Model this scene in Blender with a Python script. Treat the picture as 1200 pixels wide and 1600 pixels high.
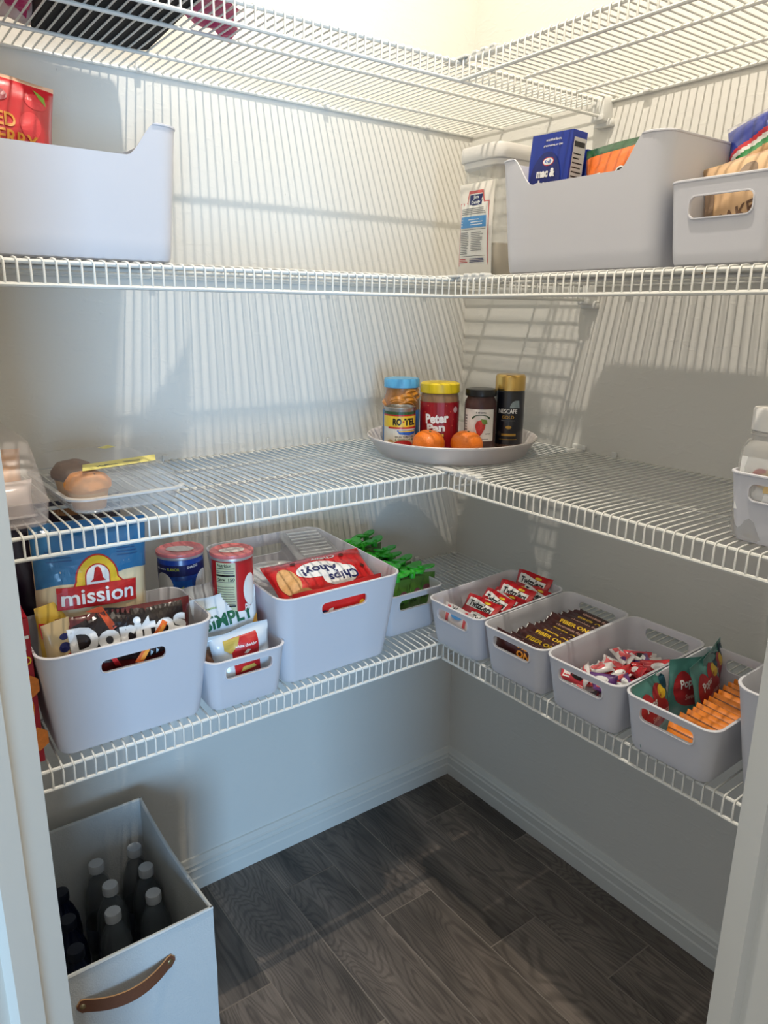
import bpy, bmesh, math, random
from mathutils import Vector, Matrix, noise
C = bpy.context.scene
for o in list(bpy.data.objects): bpy.data.objects.remove(o)
COL = C.collection
R = math.radians
random.seed(7)

# ---------------------------------------------------------------- camera
FPX = 1152.04
cd = bpy.data.cameras.new('camera'); cam = bpy.data.objects.new('camera', cd); COL.objects.link(cam)
cam.location = (-1.3616, -1.4852, 1.3735)
yaw, pitch, roll = R(53.3934), R(-15.219), R(.6307)
fw = Vector((math.cos(pitch)*math.cos(yaw), math.cos(pitch)*math.sin(yaw), math.sin(pitch)))
rt = Vector((math.sin(yaw), -math.cos(yaw), 0)); up = rt.cross(fw)
r2 = math.cos(roll)*rt + math.sin(roll)*up; u2 = -math.sin(roll)*rt + math.cos(roll)*up
cam.matrix_world = Matrix.Translation(cam.location) @ Matrix((r2, u2, -fw)).transposed().to_4x4()
cd.sensor_fit = 'VERTICAL'; cd.sensor_height = 32; cd.lens = FPX/1600*32; cd.clip_start = .02
C.camera = cam
C.view_settings.view_transform = 'Standard'; C.view_settings.look = 'None'
C.view_settings.gamma = 1; C.view_settings.use_curve_mapping = False
C.view_settings.exposure = 0.0

# ---------------------------------------------------------------- light from the room outside
w = bpy.data.worlds.new('world'); C.world = w; w.use_nodes = True
w.node_tree.nodes['Background'].inputs[0].default_value = (.92, .95, 1, 1)
w.node_tree.nodes['Background'].inputs[1].default_value = .62
def area(name, loc, target, sx, sy, power, col):
    l = bpy.data.lights.new(name, 'AREA'); l.shape = 'RECTANGLE'; l.size = sx; l.size_y = sy
    l.energy = power; l.color = col
    o = bpy.data.objects.new(name, l); COL.objects.link(o); o.location = loc
    o.rotation_euler = (Vector(target)-Vector(loc)).to_track_quat('-Z', 'Y').to_euler(); return o
area('daylight', (-2.50, -4.5, .80), (-.95, 0, .5), 1.05, 1.3, 135, (.36, .65, 1.0))
LAMP = Vector((-.73, -.745, 3.0)); LAMP_POWER = 25

# ---------------------------------------------------------------- materials
def lin(c):
    return tuple(((v/255)/12.92 if v/255 <= .04045 else ((v/255+.055)/1.055)**2.4) for v in c)+(1,)
MATS = {}
def mat(name, col, rough=.5, metal=0, spec=.5, bump=0, bscale=60, alpha=1, coat=0, var=0, trans=0, emit=0, sub=0):
    if name in MATS: return MATS[name]
    m = bpy.data.materials.new(name); m.use_nodes = True; nt = m.node_tree; b = nt.nodes['Principled BSDF']
    c = lin(col); b.inputs['Base Color'].default_value = c; b.inputs['Roughness'].default_value = rough
    b.inputs['Metallic'].default_value = metal; b.inputs['Specular IOR Level'].default_value = spec
    b.inputs['Alpha'].default_value = alpha; b.inputs['Coat Weight'].default_value = coat
    b.inputs['Coat Roughness'].default_value = .15
    b.inputs['Transmission Weight'].default_value = trans
    if sub: b.inputs['Subsurface Weight'].default_value = sub; b.inputs['Subsurface Radius'].default_value = (.02, .02, .02)
    if emit:
        b.inputs['Emission Color'].default_value = c; b.inputs['Emission Strength'].default_value = emit
    tc = None
    if bump or var:
        tc = nt.nodes.new('ShaderNodeTexCoord')
        n = nt.nodes.new('ShaderNodeTexNoise'); n.inputs['Scale'].default_value = bscale; n.inputs['Detail'].default_value = 4
        nt.links.new(tc.outputs['Object'], n.inputs['Vector'])
        if bump:
            bp = nt.nodes.new('ShaderNodeBump'); bp.inputs['Strength'].default_value = bump; bp.inputs['Distance'].default_value = .002
            nt.links.new(n.outputs['Fac'], bp.inputs['Height']); nt.links.new(bp.outputs[0], b.inputs['Normal'])
        if var:
            mx = nt.nodes.new('ShaderNodeMix'); mx.data_type = 'RGBA'
            mx.inputs[6].default_value = tuple(v*(1-var) for v in c[:3])+(1,); mx.inputs[7].default_value = tuple(min(1, v*(1+var)) for v in c[:3])+(1,)
            nt.links.new(n.outputs['Fac'], mx.inputs[0]); nt.links.new(mx.outputs[2], b.inputs['Base Color'])
    MATS[name] = m; return m

def wall_material(name, col):
    m = mat(name, col, .6, spec=.25); nt = m.node_tree; b = nt.nodes['Principled BSDF']
    tc = nt.nodes.new('ShaderNodeTexCoord')
    n1 = nt.nodes.new('ShaderNodeTexNoise'); n1.inputs['Scale'].default_value = 28; n1.inputs['Detail'].default_value = 6; n1.inputs['Distortion'].default_value = .6
    n2 = nt.nodes.new('ShaderNodeTexNoise'); n2.inputs['Scale'].default_value = 6; n2.inputs['Detail'].default_value = 2
    mp = nt.nodes.new('ShaderNodeMapping'); mp.inputs['Scale'].default_value = (1, 1, 2.2)
    nt.links.new(tc.outputs['Object'], mp.inputs['Vector']); nt.links.new(mp.outputs[0], n1.inputs['Vector']); nt.links.new(tc.outputs['Object'], n2.inputs['Vector'])
    rp = nt.nodes.new('ShaderNodeValToRGB'); rp.color_ramp.elements[0].position = .52; rp.color_ramp.elements[1].position = .64
    nt.links.new(n1.outputs['Fac'], rp.inputs[0])
    mu = nt.nodes.new('ShaderNodeMath'); mu.operation = 'MULTIPLY'
    nt.links.new(rp.outputs[0], mu.inputs[0]); nt.links.new(n2.outputs['Fac'], mu.inputs[1])
    bp = nt.nodes.new('ShaderNodeBump'); bp.inputs['Strength'].default_value = .35; bp.inputs['Distance'].default_value = .0012
    nt.links.new(mu.outputs[0], bp.inputs['Height']); nt.links.new(bp.outputs[0], b.inputs['Normal'])
    # small dark scuff marks
    n3 = nt.nodes.new('ShaderNodeTexNoise'); n3.inputs['Scale'].default_value = 42; n3.inputs['Detail'].default_value = 3
    mp3 = nt.nodes.new('ShaderNodeMapping'); mp3.inputs['Scale'].default_value = (1, 1, .6); mp3.inputs['Location'].default_value = (3, 1, 5)
    nt.links.new(tc.outputs['Object'], mp3.inputs['Vector']); nt.links.new(mp3.outputs[0], n3.inputs['Vector'])
    r3 = nt.nodes.new('ShaderNodeValToRGB'); r3.color_ramp.elements[0].position = .755; r3.color_ramp.elements[1].position = .79
    nt.links.new(n3.outputs['Fac'], r3.inputs[0])
    mx = nt.nodes.new('ShaderNodeMix'); mx.data_type = 'RGBA'; mx.inputs[6].default_value = lin(col); mx.inputs[7].default_value = lin((150, 145, 138))
    nt.links.new(r3.outputs[0], mx.inputs[0]); nt.links.new(mx.outputs[2], b.inputs['Base Color'])
    return m
M_WALL = wall_material('wall_paint', (226, 224, 217))
M_TRIM = mat('trim_paint', (222, 222, 216), .4, bump=.12, bscale=25)
M_JAMB = mat('jamb_paint', (214, 212, 203), .45, bump=.25, bscale=18)
M_CEIL = mat('ceiling_paint', (235, 232, 222), .8, bump=.3, bscale=40)
M_WIRE = mat('vinyl_coated_wire', (226, 226, 220), .35, coat=.2)
M_BRK = mat('bracket_plastic', (224, 224, 220), .4)
M_SCREW = mat('screw_metal', (150, 150, 145), .35, metal=1)
M_BIN = mat('bin_plastic', (213, 213, 219), .42, spec=.4)
M_GROUT = mat('grout', (140, 131, 122), .9, bump=.3, bscale=200)

def plank_material():
    m = mat('wood_look_tile', (70, 64, 60), .42, spec=.45); nt = m.node_tree; b = nt.nodes['Principled BSDF']
    tc = nt.nodes.new('ShaderNodeTexCoord'); oi = nt.nodes.new('ShaderNodeObjectInfo')
    off = nt.nodes.new('ShaderNodeVectorMath'); off.operation = 'SCALE'; 
    cmb = nt.nodes.new('ShaderNodeCombineXYZ')
    for i in range(3): nt.links.new(oi.outputs['Random'], cmb.inputs[i])
    nt.links.new(cmb.outputs[0], off.inputs[0]); off.inputs['Scale'].default_value = 13
    ad = nt.nodes.new('ShaderNodeVectorMath'); ad.operation = 'ADD'
    nt.links.new(tc.outputs['Object'], ad.inputs[0]); nt.links.new(off.outputs[0], ad.inputs[1])
    mp = nt.nodes.new('ShaderNodeMapping'); mp.inputs['Scale'].default_value = (7.5, 1.35, 1); nt.links.new(ad.outputs[0], mp.inputs['Vector'])
    # cathedral grain: contour lines of a stretched noise
    n = nt.nodes.new('ShaderNodeTexNoise'); n.inputs['Scale'].default_value = 1.0; n.inputs['Detail'].default_value = 3; n.inputs['Roughness'].default_value = .45; n.inputs['Distortion'].default_value = .35
    nt.links.new(mp.outputs[0], n.inputs['Vector'])
    mu = nt.nodes.new('ShaderNodeMath'); mu.operation = 'MULTIPLY'; mu.inputs[1].default_value = 230; nt.links.new(n.outputs['Fac'], mu.inputs[0])
    sn = nt.nodes.new('ShaderNodeMath'); sn.operation = 'SINE'; nt.links.new(mu.outputs[0], sn.inputs[0])
    mr = nt.nodes.new('ShaderNodeMapRange'); mr.inputs[1].default_value = -.2; mr.inputs[2].default_value = 1; nt.links.new(sn.outputs[0], mr.inputs[0])
    # fine fibres
    mp2 = nt.nodes.new('ShaderNodeMapping'); mp2.inputs['Scale'].default_value = (230, 6, 1); nt.links.new(ad.outputs[0], mp2.inputs['Vector'])
    n2 = nt.nodes.new('ShaderNodeTexNoise'); n2.inputs['Scale'].default_value = 1; n2.inputs['Detail'].default_value = 4; nt.links.new(mp2.outputs[0], n2.inputs['Vector'])
    # broad tone
    mp4 = nt.nodes.new('ShaderNodeMapping'); mp4.inputs['Scale'].default_value = (9, 2.2, 1); nt.links.new(ad.outputs[0], mp4.inputs['Vector'])
    n4 = nt.nodes.new('ShaderNodeTexNoise'); n4.inputs['Scale'].default_value = 1; n4.inputs['Detail'].default_value = 3; nt.links.new(mp4.outputs[0], n4.inputs['Vector'])
    r4 = nt.nodes.new('ShaderNodeValToRGB'); r4.color_ramp.elements[0].position = .3; r4.color_ramp.elements[1].position = .72
    r4.color_ramp.elements[0].color = lin((62, 57, 53)); r4.color_ramp.elements[1].color = lin((136, 124, 114)); nt.links.new(n4.outputs['Fac'], r4.inputs[0])
    mA = nt.nodes.new('ShaderNodeMix'); mA.data_type = 'RGBA'; mA.blend_type = 'MULTIPLY'
    f1 = nt.nodes.new('ShaderNodeMath'); f1.operation = 'MULTIPLY'; f1.inputs[1].default_value = .45
    nt.links.new(mr.outputs[0], f1.inputs[0]); nt.links.new(f1.outputs[0], mA.inputs[0]); nt.links.new(r4.outputs[0], mA.inputs[6]); mA.inputs[7].default_value = (.28, .26, .25, 1)
    mB = nt.nodes.new('ShaderNodeMix'); mB.data_type = 'RGBA'; mB.blend_type = 'OVERLAY'; mB.inputs[0].default_value = .7
    nt.links.new(mA.outputs[2], mB.inputs[6]); nt.links.new(n2.outputs['Color'], mB.inputs[7])
    bw = nt.nodes.new('ShaderNodeRGBToBW'); nt.links.new(n2.outputs['Color'], bw.inputs[0]); nt.links.new(bw.outputs[0], mB.inputs[7])
    nt.links.new(mB.outputs[2], b.inputs['Base Color'])
    bp = nt.nodes.new('ShaderNodeBump'); bp.inputs['Strength'].default_value = .25; bp.inputs['Distance'].default_value = .0008
    nt.links.new(bw.outputs[0], bp.inputs['Height']); nt.links.new(bp.outputs[0], b.inputs['Normal'])
    return m
M_PLANK = plank_material()

# ---------------------------------------------------------------- mesh helpers
def mesh(name, verts, faces, mats, fm=None, smooth=False, sharp=None):
    me = bpy.data.meshes.new(name); me.from_pydata([tuple(v) for v in verts], [], faces)
    if not isinstance(mats, (list, tuple)): mats = [mats]
    for m in mats: me.materials.append(m)
    if fm: me.polygons.foreach_set('material_index', fm)
    if smooth:
        me.shade_smooth()
        if sharp: me.set_sharp_from_angle(angle=R(sharp))
    me.update(); return me
def ob(name, me, parent=None, loc=None):
    o = bpy.data.objects.new(name, me); COL.objects.link(o)
    if parent: o.parent = parent
    if loc: o.location = loc
    return o
def thing(name, label, cat, loc=(0, 0, 0), rot=(0, 0, 0), group=None):
    o = bpy.data.objects.new(name, None); COL.objects.link(o); o.empty_display_size = .02
    o.location = loc; o.rotation_euler = rot; return tag(o, label, cat, group)
def tag(o, label, cat, group=None):
    o['label'] = label; o['category'] = cat
    if group: o['group'] = group
    return o
def struct(o): o['kind'] = 'structure'; return o
def copy_tree(o, parent=None):
    c = o.copy(); COL.objects.link(c)
    if parent: c.parent = parent
    for ch in list(o.children): copy_tree(ch, c)
    return c

class MB:
    def __init__(s): s.v = []; s.f = []; s.m = []; s.mats = []
    def mi(s, m):
        if m not in s.mats: s.mats.append(m)
        return s.mats.index(m)
    def add(s, vs, fs, m):
        n = len(s.v); s.v += [tuple(v) for v in vs]; s.f += [tuple(i+n for i in f) for f in fs]; s.m += [s.mi(m)]*len(fs); return s
    def box(s, lo, hi, m, bev=0):
        bm = bmesh.new(); bmesh.ops.create_cube(bm, size=1)
        for v in bm.verts: v.co = Vector([lo[i]+(v.co[i]+.5)*(hi[i]-lo[i]) for i in range(3)])
        if bev: bmesh.ops.bevel(bm, geom=list(bm.edges), offset=bev, segments=2, affect='EDGES', profile=.5)
        bm.verts.index_update(); s.add([v.co.copy() for v in bm.verts], [[v.index for v in f.verts] for f in bm.faces], m); bm.free(); return s
    def tube(s, pts, r, m, n=6, cap=True):
        pts = [Vector(p) for p in pts]; rings = []
        for i, p in enumerate(pts):
            d = (pts[min(i+1, len(pts)-1)]-pts[max(i-1, 0)]).normalized()
            a = Vector((0, 0, 1)) if abs(d.z) < .8 else Vector((1, 0, 0))
            x = d.cross(a).normalized(); y = d.cross(x)
            rings.append([p+r*(math.cos(2*math.pi*k/n)*x+math.sin(2*math.pi*k/n)*y) for k in range(n)])
        vs = [v for q in rings for v in q]; fs = []
        for i in range(len(pts)-1):
            for k in range(n): fs.append((i*n+k, i*n+(k+1) % n, (i+1)*n+(k+1) % n, (i+1)*n+k))
        if cap: fs += [tuple(range(n)), tuple(range((len(pts)-1)*n, len(pts)*n))]
        return s.add(vs, fs, m)
    def lathe(s, prof, m, n=40, c=(0, 0, 0)):
        vs = []; fs = []; k = len(prof)
        for i in range(n):
            a = 2*math.pi*i/n
            for r, z in prof: vs.append((c[0]+r*math.cos(a), c[1]+r*math.sin(a), c[2]+z))
        for i in range(n):
            for j in range(k-1): fs.append((i*k+j, ((i+1) % n)*k+j, ((i+1) % n)*k+j+1, i*k+j+1))
        return s.add(vs, fs, m)
    def prism(s, poly, fn, m, t):     # poly 2D, fn maps (a,b,h)
        n = len(poly); vs = [fn(a, b, 0) for a, b in poly]+[fn(a, b, t) for a, b in poly]
        fs = [tuple(range(n)), tuple(range(n, 2*n))]+[(i, (i+1) % n, n+(i+1) % n, n+i) for i in range(n)]
        return s.add(vs, fs, m)
    def obj(s, name, parent=None, loc=None, smooth=False, sharp=40):
        return ob(name, mesh(name, s.v, s.f, s.mats, s.m, smooth, sharp), parent, loc)

def evaluated(o):
    C.view_layer.update() if False else bpy.context.view_layer.update()
    dg = bpy.context.evaluated_depsgraph_get(); return bpy.data.meshes.new_from_object(o.evaluated_get(dg), depsgraph=dg)
def boolean(me, cutters):
    o = bpy.data.objects.new('tmp', me); COL.objects.link(o); tmp = []
    for c in cutters:
        q = bpy.data.objects.new('tmpc', c); COL.objects.link(q); tmp.append(q)
        md = o.modifiers.new('b', 'BOOLEAN'); md.operation = 'DIFFERENCE'; md.object = q; md.solver = 'EXACT'
    r = evaluated(o)
    for q in tmp+[o]: bpy.data.objects.remove(q)
    return r

# 2D print -----------------------------------------------------------------
def refine(verts, faces, maxlen):
    bm = bmesh.new(); vs = [bm.verts.new((x, y, 0)) for x, y in verts]
    for f in faces:
        try: bm.faces.new([vs[i] for i in f])
        except ValueError: pass
    bmesh.ops.triangulate(bm, faces=bm.faces[:])
    for _ in range(6):
        e = [e for e in bm.edges if e.calc_length() > maxlen]
        if not e: break
        bmesh.ops.subdivide_edges(bm, edges=e, cuts=1); bmesh.ops.triangulate(bm, faces=bm.faces[:])
    bm.verts.index_update()
    r = ([(v.co.x, v.co.y) for v in bm.verts], [tuple(v.index for v in f.verts) for f in bm.faces]); bm.free(); return r
TXT = {}
def text2d(body, bold=.02):
    k = (body, bold)
    if k in TXT: return TXT[k]
    cu = bpy.data.curves.new('t', 'FONT'); cu.body = body; cu.size = 1; cu.offset = bold; cu.resolution_u = 3
    o = bpy.data.objects.new('t', cu); COL.objects.link(o); me = evaluated(o)
    vs = [(v.co.x, v.co.y) for v in me.vertices]; fs = [tuple(p.vertices) for p in me.polygons]
    bpy.data.objects.remove(o); bpy.data.meshes.remove(me)
    if vs:
        x0 = min(v[0] for v in vs); x1 = max(v[0] for v in vs); y0 = min(v[1] for v in vs); y1 = max(v[1] for v in vs)
        vs = [((x-x0)/(x1-x0)-.5, (y-y0)/(y1-y0)-.5) for x, y in vs]
    TXT[k] = (vs, fs); return TXT[k]
def ell(cx, cy, rx, ry, n=24, a0=0, a1=360):
    return [(cx+rx*math.cos(R(a0+(a1-a0)*i/n)), cy+ry*math.sin(R(a0+(a1-a0)*i/n))) for i in range(n if a1-a0 == 360 else n+1)]
def rect(x0, y0, x1, y1): return [(x0, y0), (x1, y0), (x1, y1), (x0, y1)]
class Print:
    """flat ink laid on a surface: map(u, v, lift) -> local point"""
    def __init__(s, fn, maxlen=.012): s.fn = fn; s.mb = MB(); s.ml = maxlen; s.k = 0
    def poly(s, pts, m, ml=None, lift=None):
        s.k += 1; v, f = refine(pts, [tuple(range(len(pts)))], ml or s.ml)
        L = .0004+.00022*s.k if lift is None else lift
        s.mb.add([s.fn(x, y, L) for x, y in v], f, m); return s
    def text(s, body, cx, cy, w, h, m, rot=0, shear=0, bold=.02, lift=None):
        s.k += 1; v, f = text2d(body, bold); ca, sa = math.cos(R(rot)), math.sin(R(rot)); q = []
        for x, y in v:
            x2 = x*w+shear*y*h; y2 = y*h; q.append((cx+ca*x2-sa*y2, cy+sa*x2+ca*y2))
        v, f = refine(q, f, s.ml*1.5); L = .0004+.00022*s.k if lift is None else lift
        s.mb.add([s.fn(x, y, L) for x, y in v], f, m); return s
    def lines(s, x0, x1, ys, h, m, ragged=.25, rng=random):
        s.k += 1; L = .0004+.00022*s.k
        for y in ys:
            e = x1-(x1-x0)*ragged*rng.random(); v, f = refine(rect(x0, y, e, y+h), [(0, 1, 2, 3)], s.ml*2)
            s.mb.add([s.fn(a, b, L) for a, b in v], f, m)
        return s
    def obj(s, name, parent): return s.mb.obj(name, parent)
def cyl(r): return lambda u, v, l: ((r+l)*math.sin(u/r), -(r+l)*math.cos(u/r), v)
def flat(y=0): return lambda u, v, l: (u, y-l, v)

# ---------------------------------------------------------------- structure
X0, Y0, ZC = -1.62, -1.62, 3.012
def slab(name, lo, hi, m): return struct(MB().box(lo, hi, m).obj(name))
slab('wall_left', (X0-.1, 0, -.02), (.1, .1, ZC), M_WALL)
slab('wall_right', (0, Y0-.1, -.02), (.1, 0, ZC), M_WALL)
slab('wall_far_left', (X0-.1, -.52, -.02), (X0, 0, ZC), M_WALL)
slab('wall_far_right', (-.52, Y0-.1, -.02), (0, Y0, ZC), M_WALL)
slab('ceiling', (X0-.1, Y0-.1, ZC), (.1, .1, ZC+.05), M_CEIL)
# entrance wall on the diagonal, opening between the two jambs
JL, JR = Vector((-1.259, -.817, 0)), Vector((-.827, -1.249, 0)); dn = Vector((-.70711, -.70711, 0)); dt = Vector((.70711, -.70711, 0))
def diag(name, segs, m, z0=-.02, z1=ZC, kind=True):   # segs: list of (P + t*dt range, depth range)
    mb = MB()
    for P, t0, t1, s0, s1, za, zb, mm in segs:
        pts = [P+dt*t0+dn*s0, P+dt*t1+dn*s0, P+dt*t1+dn*s1, P+dt*t0+dn*s1]
        mb.add([(p.x, p.y, z) for z in (za, zb) for p in pts], [(0, 1, 2, 3), (4, 5, 6, 7), (0, 1, 5, 4), (1, 2, 6, 5), (2, 3, 7, 6), (3, 0, 4, 7)], mm)
    return struct(mb.obj(name))
diag('wall_entry_left', [(JL, -.53, -.02, 0, .115, -.02, ZC, M_WALL)], M_WALL)
diag('wall_entry_right', [(JR, .02, .53, 0, .115, -.02, ZC, M_WALL)], M_WALL)
diag('wall_entry_top', [(JL, -.02, .631, 0, .115, 2.06, ZC, M_WALL)], M_WALL)
M_JSH = mat('jamb_rabbet_paint', (196, 204, 212), .4)
diag('trim_1', [(JL, -.02, 0, 0, .125, -.02, 2.06, M_JAMB), (JL, 0, .010, .052, .084, -.02, 2.05, M_JAMB), (JL, -.075, -.004, .115, .133, -.02, 2.12, M_TRIM)], M_JAMB)
diag('trim_2', [(JR, 0, .02, 0, .125, -.02, 2.06, M_JAMB), (JR, -.006, 0, .020, .060, -.02, 2.05, M_JAMB), (JR, .004, .075, .115, .133, -.02, 2.12, M_TRIM)], M_JAMB)
diag('trim_3', [(JL, 0, .611, 0, .125, 2.04, 2.06, M_JAMB), (JL, -.075, .686, .115, .133, 2.06, 2.12, M_TRIM)], M_JAMB)
# baseboards (moulded profile)
prof = [(0, 0), (.0145, 0), (.0145, .032), (.0125, .036), (.0125, .054), (.0138, .057), (.0105, .061), (.0105, .068), (.0125, .0705), (.009, .0745), (.0065, .080), (.004, .0855), (0, .087)]
def baseboard(name, fn, L):
    n = len(prof); vs = [fn(0, d, z) for d, z in prof]+[fn(L, d, z) for d, z in prof]
    return struct(ob(name, mesh(name, vs, [(i, i+1, n+i+1, n+i) for i in range(n-1)]+[tuple(range(n)), tuple(range(n, 2*n))], M_TRIM)))
baseboard('baseboard_left', lambda t, d, z: (-t-.0, -d, z), 1.62)
baseboard('baseboard_right', lambda t, d, z: (-d, -t, z), 1.62)
# floor: wood-look planks laid 1/3 staggered, recessed grout
fl = slab('floor', (-2.9, -2.9, -.03), (.1, .1, -.0010), M_GROUT)
colx = [-.067+.147*k for k in range(-18, 2)]
jy = {-.067: -.346, -.214: -.763, -.361: -.558, -.508: -.348, -.655: -.139, -.802: -.559, -.949: -.351, -1.096: -.12}
for k, x in enumerate(colx):
    x0 = x; x1 = min(x+.147, 0.02)
    if x1-x0 < .02: continue
    key = min(jy, key=lambda q: abs(q-x)); y = jy[key] if abs(key-x) < .02 else -.2*((k*2) % 3)
    while y < .1: y += .617
    while y > -2.8:
        a = max(y-.617, -2.85); b = min(y, .02)
        cx, cy = (x0+x1)/2, (a+b)/2
        if b-a > .02 and cx+cy > -3.4 and not (cx < -1.7 or cy < -1.9) or (b-a > .02 and cx+cy < -1.9 and cx > -2.6 and cy > -2.6):
            h = .0007*random.random()
            MB().box((x0+.0016-cx, a+.0016-cy, -.004), (x1-.0016-cx, b-.0016-cy, h-.0006), M_PLANK, bev=.0006).obj('plank', fl, (cx, cy, 0))
        y -= .617

# ceiling lamp (out of frame): a small recessed downlight
t = thing('ceiling_light', 'small white recessed downlight in the ceiling above the pantry floor', 'light', (LAMP.x, LAMP.y, ZC))
MB().lathe([(.062, 0), (.064, -.002), (.060, -.007), (.030, -.010), (.028, -.004), (.028, 0)], M_BRK, 40).obj('trim_ring', t, smooth=True)
MB().lathe([(.0285, -.003), (.0285, -.0045), (0, -.0045)], mat('lamp_lens', (255, 250, 240), .2, emit=4), 32).obj('lens', t, smooth=True)
ld = bpy.data.lights.new('downlight', 'AREA'); ld.shape = 'DISK'; ld.size = .032; ld.energy = LAMP_POWER; ld.color = (1, .905, .775)
lo = bpy.data.objects.new('downlight', ld); COL.objects.link(lo); lo.parent = t; lo.location = (0, 0, -.012)

# ---------------------------------------------------------------- wire shelves
DEP = .406; LIP = .0345; WR = .00172; RR = .0032; PITCH = .0159
LV = {'top': (1.797, 0), 'third': (1.438, 0), 'second': (1.071, 0), 'lowest': (.702, .016)}
wire_pts = [(0, 0, 0), (0, -DEP+.012, 0), (0, -DEP+.001, -.0012), (0, -DEP-.0035, -.006), (0, -DEP-.0035, -LIP+.0)]
W_ME = MB().tube(wire_pts, WR, M_WIRE, 5).obj('tmpw').data; W_ME.shade_smooth(); W_ME.set_sharp_from_angle(angle=R(80)); bpy.data.objects.remove(bpy.data.objects['tmpw'])
wire_b = MB().tube([(0, 0, 0), (0, -DEP+.004, 0)], WR, M_WIRE, 5).obj('tmpw')
bpy.data.objects.remove(wire_b)
def clip_parts(par, x):
    MB().box((x-.006, -.004, -.008), (x+.006, 0, .012), M_BRK, bev=.0015).box((x-.006, -.011, -.007), (x+.006, -.003, -.001), M_BRK, bev=.0015).obj('wall_clip', par)
def shelf(level, side):
    z, rise = LV[level]; zc = z-WR            # wire axis just under the carrying surface
    tilt = -math.atan2(rise, DEP)
    if side == 'left':
        t = thing('wire_shelf', f'white wire shelf along the left wall, {level} level', 'shelf', (0, -.004, zc+rise), (-tilt, 0, 0), 'wire shelves')
        L = 1.612; start = .006
    else:
        t = thing('wire_shelf', f'white wire shelf along the right wall, {level} level', 'shelf', (-.004, -.4145, zc+rise), (-tilt, 0, -math.pi/2), 'wire shelves')
        L = 1.20; start = .004
    sg = -1 if side == 'left' else 1
    # local: run along x (sg), depth along -y
    x1 = sg*L
    D = DEP-.004
    rails = [('back_rail', -.0, -WR-RR+.0006), ('mid_rail', -D*(1-.737), -WR-RR), ('mid_rail', -D*(1-.371), -WR-RR), ('front_rail', -D+.0015, -WR-RR), ('lip_rail', -DEP+.0005, -LIP)]
    for nm, y, zz in rails:
        MB().tube([(sg*.002, y, zz), (x1, y, zz)], RR, M_WIRE, 8).obj(nm, t, smooth=True)
    n = int((L-start)/PITCH)
    for i in range(n):
        x = sg*(start+i*PITCH)
        o = ob('wire', W_ME, t, (x, .003, 0))
    cl = [-.15, -.43, -.83, -1.2] if side == 'left' else [.09, .45, .8]
    for x in cl: clip_parts(t, x)
    if side == 'left':   # bracket where the run ends on the right wall
        MB().box((-.030, -DEP-.010, -LIP-.010), (.0038, -DEP+.022, .004), M_BRK, bev=.004).box((-.034, -DEP-.012, -LIP-.008), (-.028, -DEP+.010, -LIP+.002), M_BRK, bev=.001).box((-.014, -DEP-.018, -LIP-.018), (.0038, -DEP+.026, -LIP-.002), M_BRK, bev=.005).obj('end_bracket', t, smooth=True)
        MB().box((-.006, -DEP-.016, .002), (.0038, -DEP+.024, .014), M_BRK, bev=.003).obj('screw_plate', t)
    else:                # strap tying the two fronts together
        mb = MB().box((-.045, -D-.006, -.001), (.012, -D+.014, .0035), M_BRK, bev=.0012).box((.012, -D-.002, -.0055), (.085, -D+.016, .0022), M_BRK, bev=.001)
        for k in range(3): mb.box((.022+k*.021, -D-.003, 0), (.034+k*.021, -D+.017, .0052), M_BRK, bev=.0015)
        mb.obj('corner_strap', t)
    return t
for lv in LV:
    for sd in ('left', 'right'): shelf(lv, sd)
def ztop(level, d=.35): z, r = LV[level]; return z+r*(1-d/DEP)

# ---------------------------------------------------------------- bins
def rrect(w, d, cy, r, n=8):
    pts = []
    for cx, c2, a in ((w/2-r, cy-d/2+r, -90), (w/2-r, cy+d/2-r, 0), (-w/2+r, cy+d/2-r, 90), (-w/2+r, cy-d/2+r, 180)):
        for i in range(n+1): q = R(a+90*i/n); pts.append((cx+r*math.cos(q), c2+r*math.sin(q)))
    return pts
def loft(loops, capa=True, capb=True):
    n = len(loops[0]); vs = [p for l in loops for p in l]; fs = []
    for i in range(len(loops)-1):
        for k in range(n): fs.append((i*n+k, i*n+(k+1) % n, (i+1)*n+(k+1) % n, (i+1)*n+k))
    if capa: fs.append(tuple(range(n))[::-1])
    if capb: fs.append(tuple(range((len(loops)-1)*n, len(loops)*n)))
    return vs, fs
def tub(W, D, H, taper, rad, th=.0028, bead=True, n=8):
    cy = D/2; L = []
    def lp(inset, z, r): return [(x, y, z) for x, y in rrect(W-2*inset, D-2*inset, cy, max(.004, r-inset*.4), n)]
    def ins(z): return taper*(1-z/H)
    L.append(lp(taper+.006, 0, rad)); L.append(lp(taper+.0018, .0018, rad)); L.append(lp(taper, .006, rad))
    for k in range(1, 6): L.append(lp(ins(H*k/6), H*k/6, rad))
    if bead: L += [lp(ins(H-.003), H-.004, rad), lp(-.0010, H-.0028, rad), lp(-.0010, H-.0008, rad), lp(.0002, H, rad), lp(th-.0002, H, rad), lp(th+.0002, H-.0008, rad)]
    else: L += [lp(0, H-.0006, rad), lp(.0006, H, rad), lp(th-.0006, H, rad), lp(th, H-.0006, rad)]
    for k in range(5, 0, -1): L.append(lp(ins(H*k/6)+th, H*k/6, rad))
    L += [lp(taper+th+.001, .008, rad), lp(taper+th+.006, .0035, rad)]
    return loft(L)
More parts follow.
